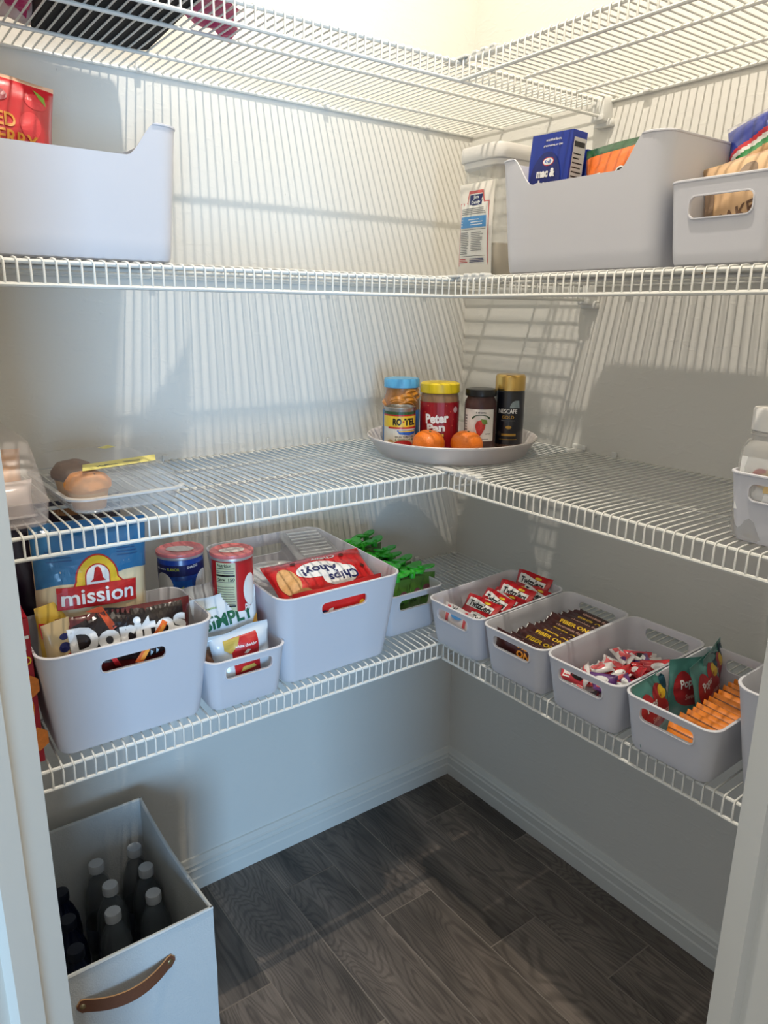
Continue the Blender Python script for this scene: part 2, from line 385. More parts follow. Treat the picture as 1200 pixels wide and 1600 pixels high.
def stadium_cut(w, h, z, r, y0, y1, cx=0):
    p = [(x+cx, yy+z) for x, yy in rrect(w, h, 0, r, 6)]
    n = len(p); vs = [(a, y0, b) for a, b in p]+[(a, y1, b) for a, b in p]
    fs = [tuple(range(n)), tuple(range(n, 2*n))[::-1]]+[(i, n+i, n+(i+1) % n, (i+1) % n) for i in range(n)]
    return mesh('c', vs, fs, M_BIN)
def handle_ring(w, h, z, r, y, out=.0016):   # moulded edge round a hand hole
    a = rrect(w+.0001, h+.0001, 0, r, 6); b = rrect(w+.006, h+.006, 0, r+.003, 6); n = len(a)
    L = [[(x, y+.0035, q+z) for x, q in a], [(x, y-out, q+z) for x, q in a], [(x*1.0, y-out, q+z) for x, q in [((p[0]+s[0])/2, (p[1]+s[1])/2) for p, s in zip(a, b)]], [(x, y+.0015, q+z) for x, q in b]]
    return loft(L, False, False)
def make_bin(label, kind, loc, rotz, tilt=0, group='white plastic storage bins', cat='bin'):
    W, D, H, tp, rad, hw, hh, hz, scoop = kind
    key = 'bin_%s' % (kind,)
    if key not in TXT:
        v, f = tub(W, D, H, tp, rad)
        cuts = []
        if hw: cuts.append(stadium_cut(hw, hh, hz, .0085, -.05, D+.05))
        if scoop:
            lo = H-scoop; a = W/2-.078; b = W/2-.034; pts = []
            for i in range(9):
                s = i/8; q = s*s*(3-2*s); pts.append((-b+(b-a)*s, H+.0-(H-lo)*q))
            pts = [(-b-.006, H+.03)]+pts+[(-x, z) for x, z in pts[::-1]]+[(b+.006, H+.03)]
            n = len(pts); vs = [(x, -.05, z) for x, z in pts]+[(x, .05, z) for x, z in pts]
            cuts.append(mesh('c', vs, [tuple(range(n)), tuple(range(n, 2*n))[::-1]]+[(i, n+i, n+(i+1) % n, (i+1) % n) for i in range(n)], M_BIN))
        me = mesh('bin_body', v, f, M_BIN)
        if cuts: me = boolean(me, cuts)
        me.name = 'bin_body'; me.shade_smooth(); me.set_sharp_from_angle(angle=R(35)); TXT[key] = me
    me = TXT[key]
    rot = (tilt, 0, rotz)
    t = thing('storage_bin', label, cat, loc, rot, group)
    ob('bin_body', me, t)
    if hw:
        yi = tp*(1-hz/H); v, f = handle_ring(hw, hh, hz, .0085, yi); ob('handle_rim', mesh('handle_rim', v, f, M_BIN, smooth=True, sharp=50), t)
    return t
SMALL = (.157, .255, .098, .011, .022, .090, .023, .073, 0)
SHORT = (.150, .195, .098, .009, .022, .088, .023, .073, 0)
HALF = (.272, .172, .180, .020, .030, .100, .021, .145, 0)
LARGE = (.272, .340, .180, .020, .030, .100, .021, .145, 0)
SCOOP = (.325, .250, .182, .013, .030, 0, 0, 0, .045)
TL = math.atan2(.016, .406)
ZA = ztop('lowest', .40)+.0008; RZ = -math.pi/2
def inplace(bx, x, y, z=0):   # local bin point -> world
    m = Matrix.Translation(bx.location) @ bx.rotation_euler.to_matrix().to_4x4(); return m @ Vector((x, y, z))
b1 = make_bin('large white bin of chip bags at the far left of the lowest shelf', HALF, (-1.048, -.414, ZA), 0, TL)
b2 = make_bin('small white bin with snack bags, between the two large bins', SHORT, (-.8535, -.414, ZA), 0, TL)
b3 = make_bin('large white bin with the red cookie package and clear containers, lowest left shelf', LARGE, (-.655, -.412, ZA), 0, TL)
b4 = make_bin('small white bin full of green capped pouches beside the shelf corner', SMALL, (-.432, -.352, ztop('lowest', .35)+.0008), 0, TL)
b5 = make_bin('small white bin of red candy packets, first from the corner on the right wall', SMALL, (-.428, -.463, ZA), RZ, TL)
b6 = make_bin('small white bin of brown snack bars, second from the corner', SMALL, (-.428, -.626, ZA), RZ, TL)
b7 = make_bin('small white bin of mixed white, red and purple candies, third from the corner', SMALL, (-.428, -.785, ZA), RZ, TL)
b8 = make_bin('small white bin of teal and orange packets, fourth from the corner', SMALL, (-.428, -.947, ZA), RZ, TL)
b9 = make_bin('tall white bin at the right end of the lowest shelf, beside the door frame', LARGE, (-.418, -1.168, ZA), RZ, TL)
b10 = make_bin('small white bin with clear bottle and picture card on the second shelf', SMALL, (-.395, -1.048, ztop('second')+.0008), RZ)
b11 = make_bin('tall white scoop-front bin on the left end of the third shelf', SCOOP, (-1.079, -.398, ztop('third')+.0008), 0)
b12 = make_bin('tall white scoop-front bin holding the blue boxes and orange bag on the third shelf', SCOOP, (-.398, -.663, ztop('third')+.0008), RZ)
b13 = make_bin('small white bin holding wrapped bread at the right end of the third shelf', (.157, .255, .110, .008, .018, .088, .027, .074, 0), (-.398, -.913, ztop('third')+.0008), RZ)

# ---------------------------------------------------------------- bags
def bag_fn(w, h, t, seed=0, crimp=.06, wr=.002, back=False, pinch=.06, flare=0):
    sg = 1 if back else -1
    def fn(u, v, l):
        a = max(-1, min(1, 2*u/w)); s = max(0, min(1, v/h))
        k = max(0, min(1, (s-crimp)/(1-2*crimp))) if crimp < .5 else s
        b = max(0, 1-abs(a)**2.6)**.55*max(0, math.sin(math.pi*k))**.45
        wd = 1-pinch*math.sin(math.pi*k)
        q = noise.noise(Vector((u*28+seed, v*28, seed*3.1)))*wr*1.6 + noise.noise(Vector((u*9+seed, (v-.35*u)*55, seed)))*wr
        q *= (.25+min(1, b*1.3))
        x = u*wd; z = v+noise.noise(Vector((u*20, seed, 4)))*wr*1.2*(1 if s > .97 else 0)
        bend = flare*a*a
        return (x, sg*(t/2*b+l)+q*sg+bend + (noise.noise(Vector((u*14, seed+9, 0)))*wr*1.5*(1-b)), z)
    return fn
def bag_mesh(name, w, h, t, m, seed=0, crimp=.06, wr=.002, nu=14, nv=20, mats=None, pick=None, pinch=.06, flare=0):
    F = bag_fn(w, h, t, seed, crimp, wr, False, pinch, flare); B = bag_fn(w, h, t, seed+5, crimp, wr, True, pinch, flare)
    vs = []; fs = []; fm = []; ms = mats or [m]
    for j in range(nv+1):
        for i in range(nu+1): vs.append(F(-w/2+w*i/nu, h*j/nv, 0))
    off = len(vs)
    for j in range(nv+1):
        for i in range(nu+1):
            p = F(-w/2+w*i/nu, h*j/nv, 0); q = B(-w/2+w*i/nu, h*j/nv, 0)
            edge = i in (0, nu) or j in (0, nv)
            vs.append((p[0], p[1]+.0006, p[2]) if edge else (q[0], max(q[1], p[1]+.0006), q[2]))
    c = nu+1
    for j in range(nv):
        for i in range(nu):
            a = j*c+i; fs.append((a, a+1, a+c+1, a+c)); fs.append((off+a, off+a+c, off+a+c+1, off+a+1))
            k = pick((i+.5)/nu-.5, (j+.5)/nv) if pick else 0; fm += [k, k]
    ring = [i for i in range(nu+1)]+[j*c+nu for j in range(1, nv+1)]+[nv*c+i for i in range(nu-1, -1, -1)]+[j*c for j in range(nv-1, 0, -1)]
    for i in range(len(ring)): a, b = ring[i], ring[(i+1) % len(ring)]; fs.append((a, off+a, off+b, b)); fm.append(0)
    return mesh(name, vs, fs, ms, fm, smooth=True, sharp=60), F
def film(name, col, rough=.28, **k): return mat(name, col, rough, coat=.35, bump=.35, bscale=22, **k)
WHITE = mat('ink_white', (238, 238, 236), .35); BLACK = mat('ink_black', (24, 22, 24), .35); RED = mat('ink_red', (190, 32, 36), .35)
YEL = mat('ink_yellow', (236, 196, 52), .35); NAVY = mat('ink_navy', (28, 34, 92), .35); GREEN = mat('ink_green', (20, 92, 66), .35)
ORANGE = mat('ink_orange', (228, 110, 48), .35); GREY = mat('ink_grey', (120, 118, 116), .4); GOLDI = mat('ink_gold', (178, 140, 62), .35, metal=.4)
BLUE = mat('ink_blue', (30, 96, 190), .35); SKY = mat('ink_sky', (84, 150, 205), .35); CREAM = mat('ink_cream', (222, 214, 170), .4)
PINK = mat('ink_pink', (214, 92, 96), .35); LGREEN = mat('ink_light_green', (130, 165, 60), .35)

# tortilla chip bag (blue top over cream, yellow arch and red band)
def lean(z): return R(z)
t = thing('chip_bag', 'blue and cream tortilla chip bag with red name band, standing in the leftmost bin', 'bag', (-1.082, -.325, .775), (R(-7), R(4), R(2)))
me, F = bag_mesh('bag_body', .182, .275, .062, film('cream_film', (222, 206, 170)), 3, .05, .0022, nu=20, nv=40, pinch=.05)
ob('bag_body', me, t)
P = Print(F)
BLF = film('blue_film', (40, 112, 160)); bd = [(-.0905+.181*i/20, .172+.004*math.sin(i*.5)+.0010*i) for i in range(21)]
P.poly(bd+[(.0905, .2745), (-.0905, .2745)], BLF, lift=.0004)
q = .052
P.poly([(-.052, .102+q)]+[(-.052, .116+q), (-.040, .122+q)]+ell(0, .126+q, .036, .044, 18, 175, 5)+[(.042, .124+q), (.052, .116+q), (.052, .104+q)], RED, lift=.0010)
P.poly([(-.050, .104+q)]+[(-.050, .114+q), (-.038, .120+q)]+ell(0, .126+q, .0335, .0415, 18, 175, 5)+[(.040, .122+q), (.050, .114+q), (.050, .106+q)], YEL, lift=.0014)
P.poly([(-.021, .120+q)]+ell(0, .134+q, .021, .021, 14, 180, 0)+[(.021, .120+q)], RED, lift=.0018)
P.poly([(-.019, .122+q)]+ell(0, .134+q, .019, .019, 14, 180, 0)+[(.019, .122+q)], WHITE, lift=.0022)
P.poly([(-.013, .127+q), (-.008, .132+q), (-.006, .142+q)]+ell(0, .145+q, .005, .005, 8, 180, 0)+[(.006, .142+q), (.008, .132+q), (.013, .127+q)], RED, lift=.0026)
q = .066
P.poly(rect(-.066, .074+q, .064, .109+q), RED, lift=.0030)
P.text('mission', -.001, .0915+q, .118, .023, WHITE, bold=.018, lift=.0042)
P.lines(-.075, -.035, [.215, .220, .225, .230], .0012, mat('ink_deep_blue', (26, 74, 130), .4)); P.lines(.035, .075, [.215, .220, .225], .0012, MATS['ink_deep_blue'])
P.obj('printed_label', t)
# dark purple bag behind it, and a yellow snack bag at its left
t = thing('chip_bag', 'dark purple bag standing behind the blue tortilla chip bag', 'bag', (-1.085, -.205, .726), (R(-4), 0, R(3)))
me, F = bag_mesh('bag_body', .215, .332, .05, film('purple_film', (38, 26, 56)), 8, .05, .003); ob('bag_body', me, t)
P = Print(F); P.poly(ell(.02, .315, .030, .010), mat('ink_tan', (176, 130, 92), .4)); P.poly(ell(-.06, .305, .035, .008), mat('ink_plum', (96, 52, 64), .4)); P.obj('printed_label', t)
t = thing('snack_bag', 'yellow snack bag with red band tucked at the left edge of the leftmost bin', 'bag', (-1.139, -.340, .80), (R(-4), R(0), R(16)))
me, F = bag_mesh('bag_body', .055, .135, .022, film('yellow_film', (214, 178, 70)), 11, .05, .002, nu=10, nv=14); ob('bag_body', me, t)
P = Print(F); P.poly([(-.026, .085), (.026, .070), (.026, .095), (-.026, .110)], RED); P.text('rosa', 0, .090, .038, .013, WHITE, rot=-16); P.obj('printed_label', t)
t = thing('paper_pouch', 'tan pouch with blue spots squeezed beside the dark red chip bag', 'bag', (-1.140, -.376, .79), (R(-6), R(-2), R(6)))
me, F = bag_mesh('bag_body', .042, .128, .018, film('tan_film', (196, 172, 130)), 12, .05, .0025, nu=10, nv=14); ob('bag_body', me, t)
P = Print(F); P.poly(ell(.008, .102, .007, .005), NAVY); P.poly(ell(.006, .086, .009, .008), NAVY); P.poly(ell(.012, .070, .006, .005), RED); P.obj('printed_label', t)
# dark red chip bag in front
t = thing('chip_bag', 'dark red chip bag with big white lettering leaning at the front of the leftmost bin', 'bag', (-1.043, -.372, .772), (R(-4), R(1.0), R(-3)))
me, F = bag_mesh('bag_body', .208, .143, .046, film('dark_red_film', (92, 22, 24), .2), 21, .045, .0035, nu=22, nv=20, pinch=.03); ob('bag_body', me, t)
P = Print(F, .01)
P.poly([(-.092, .072), (-.085, .128), (-.03, .146), (.03, .138), (.09, .140), (.093, .072), (.02, .060)], mat('ink_soot', (34, 22, 22), .25), lift=.0008)
P.poly([(-.06, .148), (-.035, .150), (-.018, .118), (-.028, .112), (-.040, .140)], mat('ink_flame', (196, 74, 34), .3), lift=.0012)
P.text('Doritos', .002, .108, .186, .044, WHITE, rot=2, bold=.05, lift=.0032)
P.text('Doritos', .002, .108, .184, .041, mat('ink_bright', (246, 246, 246), .3), rot=2, bold=.028, lift=.0036)
P.poly([(.002, .058), (.014, .055), (.060, .112), (.052, .118)], ORANGE, lift=.0044); P.poly([(.010, .060), (.018, .060), (.055, .108), (.052, .112)], mat('ink_amber', (240, 160, 60), .3), lift=.0048)
P.poly([(-.028, .058), (-.018, .056), (-.040, .100), (-.043, .092)], RED, lift=.003)
P.poly(rect(-.02, .018, .07, .045), mat('ink_soot', (34, 22, 22)), lift=.0010); P.poly(ell(.0, .032, .012, .012), ORANGE, lift=.0016); P.text('n', .073, .040, .012, .012, WHITE, lift=.002)
P.obj('printed_label', t)

# red cracker box
t = thing('cracker_box', 'red cracker box with yellow letters and crackers at the far left of the lowest shelf', 'box', (-1.1850, -.386, ztop('lowest', .37)+.001), (0, 0, R(-2)))
RB = mat('red_card', (164, 20, 38), .45)
MB().box((-.080, 0, 0), (0, .22, .235), RB, bev=.001).obj('carton', t)
P = Print(flat(0), .05); P.text('T', -.009, .198, .014, .022, WHITE, bold=.04); P.text('GRO', -.017, .170, .030, .013, YEL)
CR = mat('cracker_orange', (226, 132, 52), .6, var=.25, bscale=200)
for cx, cz in ((-.010, .128), (-.020, .092), (-.006, .040), (-.035, .060)): P.poly([(cx+.014*math.cos(R(a*30))*(1+.12*(a % 2)), cz+.018*math.sin(R(a*30))*(1+.12*(a % 2))) for a in range(12)], CR)
P.obj('printed_label', t)

# chip canisters
def canister(label, loc, r, h, rotz, blue):
    t = thing('chip_canister', label, 'canister', loc, (0, 0, rotz), 'tall round chip canisters')
    body = mat('blue_card', (26, 66, 150), .3, coat=.3) if blue else mat('red_can_card', (178, 26, 34), .3, coat=.3)
    MB().lathe([(0, 0), (r, 0), (r, h-.008), (r*.98, h-.006), (0, h-.006)], body, 48).obj('tube', t, smooth=True)
    MB().lathe([(r+.0003, 0), (r+.0012, 0), (r+.0012, .005), (r+.0003, .006)], M_SCREW, 48).obj('bottom_rim', t, smooth=True)
    MB().lathe([(r+.0002, h-.012), (r+.0014, h-.011), (r+.0016, h-.006), (r+.0012, h-.004), (r-.002, h-.004)], mat('rim_silver', (205, 200, 200), .3, metal=.6), 48).obj('top_rim', t, smooth=True)
    MB().lathe([(r+.0018, h-.0065), (r+.0022, h-.003), (r+.0016, h-.0006), (r-.002, h), (r-.005, h-.0018), (0, h-.0018)], mat('lid_rose', (206, 112, 112), .35), 48).obj('plastic_lid', t, smooth=True)
    q = t
    lid = MB(); v, f = refine(ell(0, 0, r*.62, r*.40), [tuple(range(24))], .05); lid.add([(a, b, h-.0012) for a, b in v], f, mat('lid_print', (214, 206, 202), .4)); lid.obj('lid_print', t)
    P = Print(cyl(r), .008); q = r
    if blue:
        P.poly(rect(-2.2*r, h*.80, 2.2*r, h*.90), NAVY, lift=.0003); P.text('with more', -.75*r, h*.865, .6*r, .004, WHITE, lift=.0008); P.text('FLAVOR', -.1*r, h*.865, .55*r, .006, mat('ink_lime', (196, 204, 60), .35), lift=.0008)
        P.text('SNACKS', .75*r, h*.880, .5*r, .005, WHITE, rot=6, lift=.0008)
        P.poly(rect(-.15*r, h*.30, .70*r, h*.76), BLUE, lift=.0003)
        for c, tx in ((-.62, 'PRINGLES'), (1.35, 'PRINGLES')):
            P.poly(ell(c*r, h*.70, .50*r, .028), WHITE, lift=.0006)
            P.poly(rect((c-.52)*r, h*.485, (c+.60)*r, h*.585), RED, lift=.0008); P.text(tx, (c+.04)*r, h*.535, .98*r, h*.062, WHITE, bold=.03, lift=.0012)
        P.poly(rect(.17*r, h*.53, .30*r, h*.70), mat('ink_leaf', (62, 128, 72), .4), lift=.0006); P.poly([(.12*r, h*.69), (.34*r, h*.71), (.30*r, h*.69)], MATS['ink_lime'], lift=.0009)
        P.lines(.18*r, .30*r, [h*(.36+.02*i) for i in range(7)], .0016, YEL)
    else:
        P.poly(rect(-.95*r, h*.40, .05*r, h*.945), mat('ink_panel', (196, 198, 160), .4), lift=.0003)
        P.text('Nutrition', -.50*r, h*.925, .7*r, .006, BLACK, lift=.0007); P.lines(-.9*r, .0, [h*.90], .0012, BLACK, 0)
        P.lines(-.9*r, 0, [h*.88, h*.868, h*.80], .0014, GREY); P.lines(-.9*r, .0, [h*.845, h*.62], .0032, BLACK, 0)
        P.text('Calories', -.65*r, h*.822, .4*r, .005, BLACK, lift=.0009); P.text('150', -.16*r, h*.822, .30*r, .006, BLACK, lift=.0009)
        P.lines(-.9*r, 0, [h*(.64+.018*i) for i in range(8)], .001, GREY, .1); P.lines(-.9*r, 0, [h*(.42+.02*i) for i in range(9)], .001, GREY, .3)
        P.poly(ell(.82*r, h*.73, .42*r, .030), WHITE, lift=.0006); P.text('PRINGLES', 1.15*r, h*.60, 1.4*r, h*.062, WHITE, bold=.03, lift=.0010)
    P.obj('printed_label', t); return t
VD = math.atan2(-.5+1.4852, -.85+1.3616)-math.pi/2  # facing the doorway
canister('blue chip canister standing behind the snack bag bin', (-.872, -.168, ztop('lowest', .17)+.001), .0430, .218, VD-.12, True)
canister('red chip canister with nutrition panel, standing in the snack bag bin', (-.833, -.318, ZA+.006), .0368, .252, VD+.15, False)

# snack bags in the small bin
SILV = film('silver_film', (206, 216, 224), .2)
def simply(label, loc, rot, w, h, seed, art):
    t = thing('snack_bag', label, 'bag', loc, rot)
    me, F = bag_mesh('bag_body', w, h, .030, SILV, seed, .09, .003, nu=16, nv=18); ob('bag_body', me, t); P = Print(F, .008); art(P); P.obj('printed_label', t)
def art1(P):
    P.text('SIMPLY', 0, .098, .098, .024, GREEN, rot=3, bold=.035); P.text('organic', -.032, .120, .030, .005, LGREEN, rot=2); P.text('made with', .02, .126, .036, .005, LGREEN); P.poly([(.045, .060), (.058, .060), (.058, .092), (.050, .088), (.043, .075)], mat('ink_cheese', (232, 168, 50), .4))
simply('silver and white snack bag with green lettering, standing in the small bin', (-.855, -.352, .750), (R(-6), R(-3), R(-2)), .122, .142, 31, art1)
def art2(P):
    P.poly([(-.022, .004), (.030, .004), (.030, .092), (-.022, .092)], RED); P.poly([(-.034, .088), (-.002, .088), (-.010, .072), (-.024, .062), (-.036, .072)], mat('ink_corn', (198, 172, 84), .4))
    P.text('white cheddar', .006, .072, .040, .005, WHITE); P.poly([(.000, .058), (.006, .056), (.013, .062), (.006, .064)], WHITE); P.text('SIMPLY', .004, .046, .046, .012, WHITE, bold=.03); P.poly([(-.012, .026), (.022, .026), (.016, .034), (-.006, .034)], mat('ink_corn', (198, 172, 84)))
    P.text('white cheddar', .004, .016, .042, .005, WHITE)
simply('small silver snack bag with red centre panel at the front of the small bin', (-.848, -.385, .736), (R(-4), R(-4), R(-2)), .112, .100, 33, art2)
def art3(P): P.text('SIMPLY', -.005, .098, .088, .022, mat('ink_dark_green', (24, 56, 48), .4), rot=0, bold=.03)
simply('second silver snack bag with dark lettering leaning behind the first', (-.868, -.268, .740), (R(-10), R(-4), R(2)), .135, .140, 35, art3)
t = thing('snack_bag', 'clear bag of brown nuts at the left of the small snack bin', 'bag', (-.896, -.366, .735), (0, 0, R(8)))
me, F = bag_mesh('bag_body', .050, .070, .025, mat('nut_brown', (112, 78, 60), .4, bump=.8, bscale=90, var=.3), 40, .05, .003, nu=10, nv=12); ob('bag_body', me, t)

# cookie package, clear containers in the third large bin
COOK = mat('cookie_print', (214, 162, 100), .5, var=.35, bscale=120)
t = thing('cookie_package', 'red cookie package with upside-down blue lettering in the large bin', 'package', (-.648, -.392, .838), (R(-60), R(0), R(1)))
me, F = bag_mesh('bag_body', .225, .125, .045, film('red_film', (206, 34, 36), .25), 51, .05, .0025, nu=24, nv=16, pinch=.03)
ob('bag_body', me, t)
P = Print(lambda u, v, l: F(-u, .125-v, l), .01); P.poly(ell(-.022, .072, .040, .024, 28), WHITE); P.poly(ell(.012, .048, .052, .022, 28), WHITE, lift=.0009); P.text('Chips', -.030, .074, .066, .024, NAVY, bold=.03, rot=-2, lift=.0014); P.text('Ahoy!', .012, .048, .080, .025, NAVY, bold=.03, rot=-2, lift=.0014)
P.text('Chewy', -.012, .019, .055, .011, WHITE, rot=0); P.poly(ell(.086, .060, .020, .034), COOK); P.poly(ell(.070, .100, .020, .016), COOK)
for x, y in ((.055, .018), (-.055, .022), (-.085, .06), (-.082, .10)): P.poly(ell(x, y, .006, .004, 10), mat('ink_choc', (92, 36, 24), .5))
P.obj('printed_label', t)
t2 = thing('cookie_package', 'red package with white band seen through the hand hole of the large bin', 'package', (-.650, -.392, .765), (R(-3), 0, 0))
me, F = bag_mesh('bag_body', .20, .112, .024, film('red_film', (206, 34, 36)), 52, .05, .002, nu=16, nv=12); ob('bag_body', me, t2)
P = Print(F, .01); P.poly([(-.05, .05), (-.03, .072), (-.02, .072), (-.03, .05)], WHITE); P.poly(ell(-.042, .058, .010, .014), NAVY); P.text('Chewy', .01, .060, .06, .012, mat('ink_palepink', (226, 190, 190), .4), rot=3); P.poly(ell(.048, .066, .008, .008), YEL); P.obj('printed_label', t2)
CLEAR = mat('clear_plastic', (225, 228, 230), .06, alpha=.18, spec=.7)
CLEAR2 = mat('clear_plastic_edge', (230, 233, 235), .12, alpha=.6, spec=.7)
FROST = mat('frosted_plastic', (226, 218, 216), .25, alpha=.26, spec=.5)
t = thing('deli_container', 'round clear plastic container with lid in the large bin', 'container', (-.712, -.262, .806), (R(3), R(2), 0))
MB().lathe([(0, 0), (.050, 0), (.054, .004), (.063, .062), (.065, .064), (.0635, .065), (.0535, .007), (.049, .003), (0, .003)], CLEAR, 48).obj('cup', t, smooth=True)
MB().lathe([(.0665, .060), (.0680, .066), (.066, .070), (.061, .071), (.057, .0665), (0, .0665), (0, .0655), (.057, .0655), (.061, .069), (.0655, .067)], CLEAR2, 48).obj('lid', t, smooth=True)
t = thing('ribbed_tray', 'ribbed clear plastic tray lying at the back of the large bin', 'container', (-.590, -.235, .842), (R(14), R(2), R(-4)))
mb = MB(); v, f = tub(.088, .170, .040, -.008, .02, .0012, False); mb.add(v, f, CLEAR)
for i in range(12): mb.box((-.037, .012+.0125*i, -.0012), (.037, .016+.0125*i, .0012), CLEAR2)
mb.obj('tray_shell', t, smooth=True); t.rotation_euler = (R(196), R(2), R(-4)); t.location = (-.570, -.10, .900)

# green pouches
PG = film('green_film', (74, 120, 40)); CAPG = mat('cap_green', (52, 178, 44), .35, sub=.0)
pou, PF = bag_mesh('pouch_body', .068, .082, .020, PG, 61, .05, .0015, nu=10, nv=10)
def cap_mb():
    mb = MB()
    pts = []
    for i in range(24):
        a = 2*math.pi*i/24; rr = .0260*(abs(math.cos(a))**.8)+.007; pts.append((rr*math.cos(a), (rr*.62)*math.sin(a)))
    mb.prism(pts, lambda a, b, h: (a, b, .010+h+.0035*abs(a)/.02), CAPG, .0035)
    mb.lathe([(0, 0), (.0075, 0), (.0078, .012), (.006, .018), (0, .018)], CAPG, 12)
    return mb
capme = cap_mb().obj('tmpcap').data; bpy.data.objects.remove(bpy.data.objects['tmpcap']); capme.shade_smooth(); capme.set_sharp_from_angle(angle=R(35))
t0 = None; k = 0
ORD = ['first', 'second', 'third', 'fourth', 'fifth', 'sixth', 'seventh', 'eighth', 'ninth', 'tenth', 'eleventh', 'twelfth', 'thirteenth', 'fourteenth']
for ci, cx in enumerate((-.484, -.450, -.414, -.380)):
    for j in range(7):
        x = cx+random.uniform(-.004, .004) + (.0 if j % 2 else .006); y = -.320+.033*j+random.uniform(-.004, .004)+(.012 if cx > -.47 else 0)+(.008 if cx > -.43 else 0)
        if t0 is None:
            tt = thing('fruit_pouch', 'green fruit pouch with winged green cap in the bin by the corner', 'pouch', (0, 0, 0), (0, 0, 0), 'green capped fruit pouches')
            ob('pouch_body', pou, tt); ob('cap', capme, tt, (0, 0, .080)); P = Print(PF, .01); P.text('apple', -.005, .030, .036, .012, mat('ink_dark_leaf', (36, 58, 28), .4)); P.poly(ell(.012, .05, .010, .008), mat('ink_plum2', (120, 66, 74), .4)); P.poly(ell(-.016, .055, .008, .008), LGREEN); P.obj('printed_label', tt); t0 = tt
        else: tt = copy_tree(t0)
        up_ = .035 if j >= 5 else 0
        tt.location = (x, y, .732+up_*.5+random.uniform(-.003, .004)+.004*j/5); tt.rotation_euler = (R(random.uniform(-12, 4)), R(random.uniform(-6, 6)), R(random.uniform(-22, 28)))
        tt['label'] = f"green fruit pouch with winged green cap, {['leftmost', 'second', 'third', 'rightmost'][ci]} column, {ORD[j]} from the front"

# red candy packets
RF = film('candy_red_film', (186, 24, 34), .25)
pk, KF = bag_mesh('packet_body', .092, .062, .016, RF, 71, .08, .0018, nu=12, nv=8)
P = Print(KF, .01); P.poly([(-.036, .034), (.036, .030), (.036, .048), (.010, .049), (-.010, .053), (-.036, .058)], WHITE); P.text("Twizzlers", .002, .041, .064, .014, BLACK, rot=-3, bold=.04); P.poly(ell(.014, .053, .008, .003), YEL)
src = thing('candy_packet', 'red candy packet with white band lying in the first bin from the corner', 'packet', (0, 0, 0), (0, 0, 0), 'red candy packets'); ob('packet_body', pk, src); P.obj('printed_label', src)
spots = [(.030, .050, .020, 60, 10), (.062, -.010, .030, 55, 4), (.092, .006, .040, 52, -6), (.078, .030, .032, 58, 8), (.125, -.004, .032, 58, -4), (.150, .012, .042, 50, 6), (.178, -.022, .034, 60, 12), (.190, .026, .036, 55, -8), (.218, .000, .046, 40, 4), (.060, .040, .012, 70, -10), (.118, .040, .022, 60, 14), (.160, -.034, .018, 66, -6)]
# local bin frame: x across, y back; packets lean with faces to the bin front
for i, (yy, xx, zz, a, rz) in enumerate(spots):
    tt = src if i == 0 else copy_tree(src)
    tt['label'] = f'red candy packet with white band in the first bin, {ORD[i]} from the front'; p = inplace(b5, xx*.7, yy, zz*.8+.018); tt.location = p; tt.rotation_euler = (R(-a+12), 0, RZ+R(rz))
t = thing('candy_packet', 'white and red candy packet behind the hand hole of the first bin from the corner', 'packet', inplace(b5, -.010, .022, .030), (R(-8), 0, RZ))
me, F = bag_mesh('packet_body', .085, .058, .012, film('white_film', (226, 220, 218)), 75, .08, .0015, nu=10, nv=8); ob('packet_body', me, t)
P = Print(F, .01); P.poly(rect(-.034, .010, -.024, .055), PINK); P.poly(rect(.020, .010, .028, .055), PINK); P.text('W', -.012, .052, .016, .008, BLACK); P.text('T', .036, .040, .010, .014, BLACK); P.poly(ell(0, .040, .016, .007), SKY); P.obj('printed_label', t)

# brown snack bars
BF = film('brown_film', (66, 26, 24), .3)
bar, BFn = bag_mesh('bar_wrapper', .132, .036, .013, BF, 81, .10, .001, nu=16, nv=6)
def barprint(P, m, c=0): P.poly(rect(-.0655, .002, -.063, .034), WHITE); P.text('FIBER ONE' if c else 'chocolate fudge', .004, .0245, .078, .009, m, bold=.04); return P
vars_ = []
for m, c, wrd in ((YEL, 1, 'yellow'), (mat('ink_tan2', (214, 170, 150), .4), 0, 'cream')):
    s = thing('snack_bar', f'brown wrapped snack bar with {wrd} lettering in the second bin', 'snack bar', (0, 0, 0), (0, 0, 0), f'brown snack bars with {wrd} lettering'); ob('bar_wrapper', bar, s)
    barprint(Print(BFn, .01), m, c).obj('printed_label', s); vars_.append(s)
used = [0, 0]
for i in range(14):
    k = 1 if i % 5 in (1, 3) else 0; s = vars_[k] if not used[k] else copy_tree(vars_[k]); used[k] = 1
    p = inplace(b6, .004+random.uniform(-.003, .003), .028+i*.0150, .043+random.uniform(-.002, .004)); s.location = p; s['label'] = f"brown wrapped snack bar with {['yellow', 'cream'][k]} lettering, {ORD[i]} from the front of the second bin"; s.rotation_euler = (R(-52+random.uniform(-5, 5)), R(2), RZ+R(random.uniform(-2, 3)))
t = thing('snack_bar', 'brown snack bar with big yellow letters facing the hand hole of the second bin', 'snack bar', inplace(b6, -.002, .020, .034), (R(-6), R(2), RZ))
me, F = bag_mesh('bar_wrapper', .120, .052, .013, BF, 84, .08, .001, nu=14, nv=6); ob('bar_wrapper', me, t); P = Print(F, .01); P.text('FIBER', .026, .042, .048, .013, mat('ink_amber', (240, 160, 60)), bold=.04); P.text('ONE', .024, .026, .046, .013, MATS['ink_amber'], bold=.04); P.obj('printed_label', t)

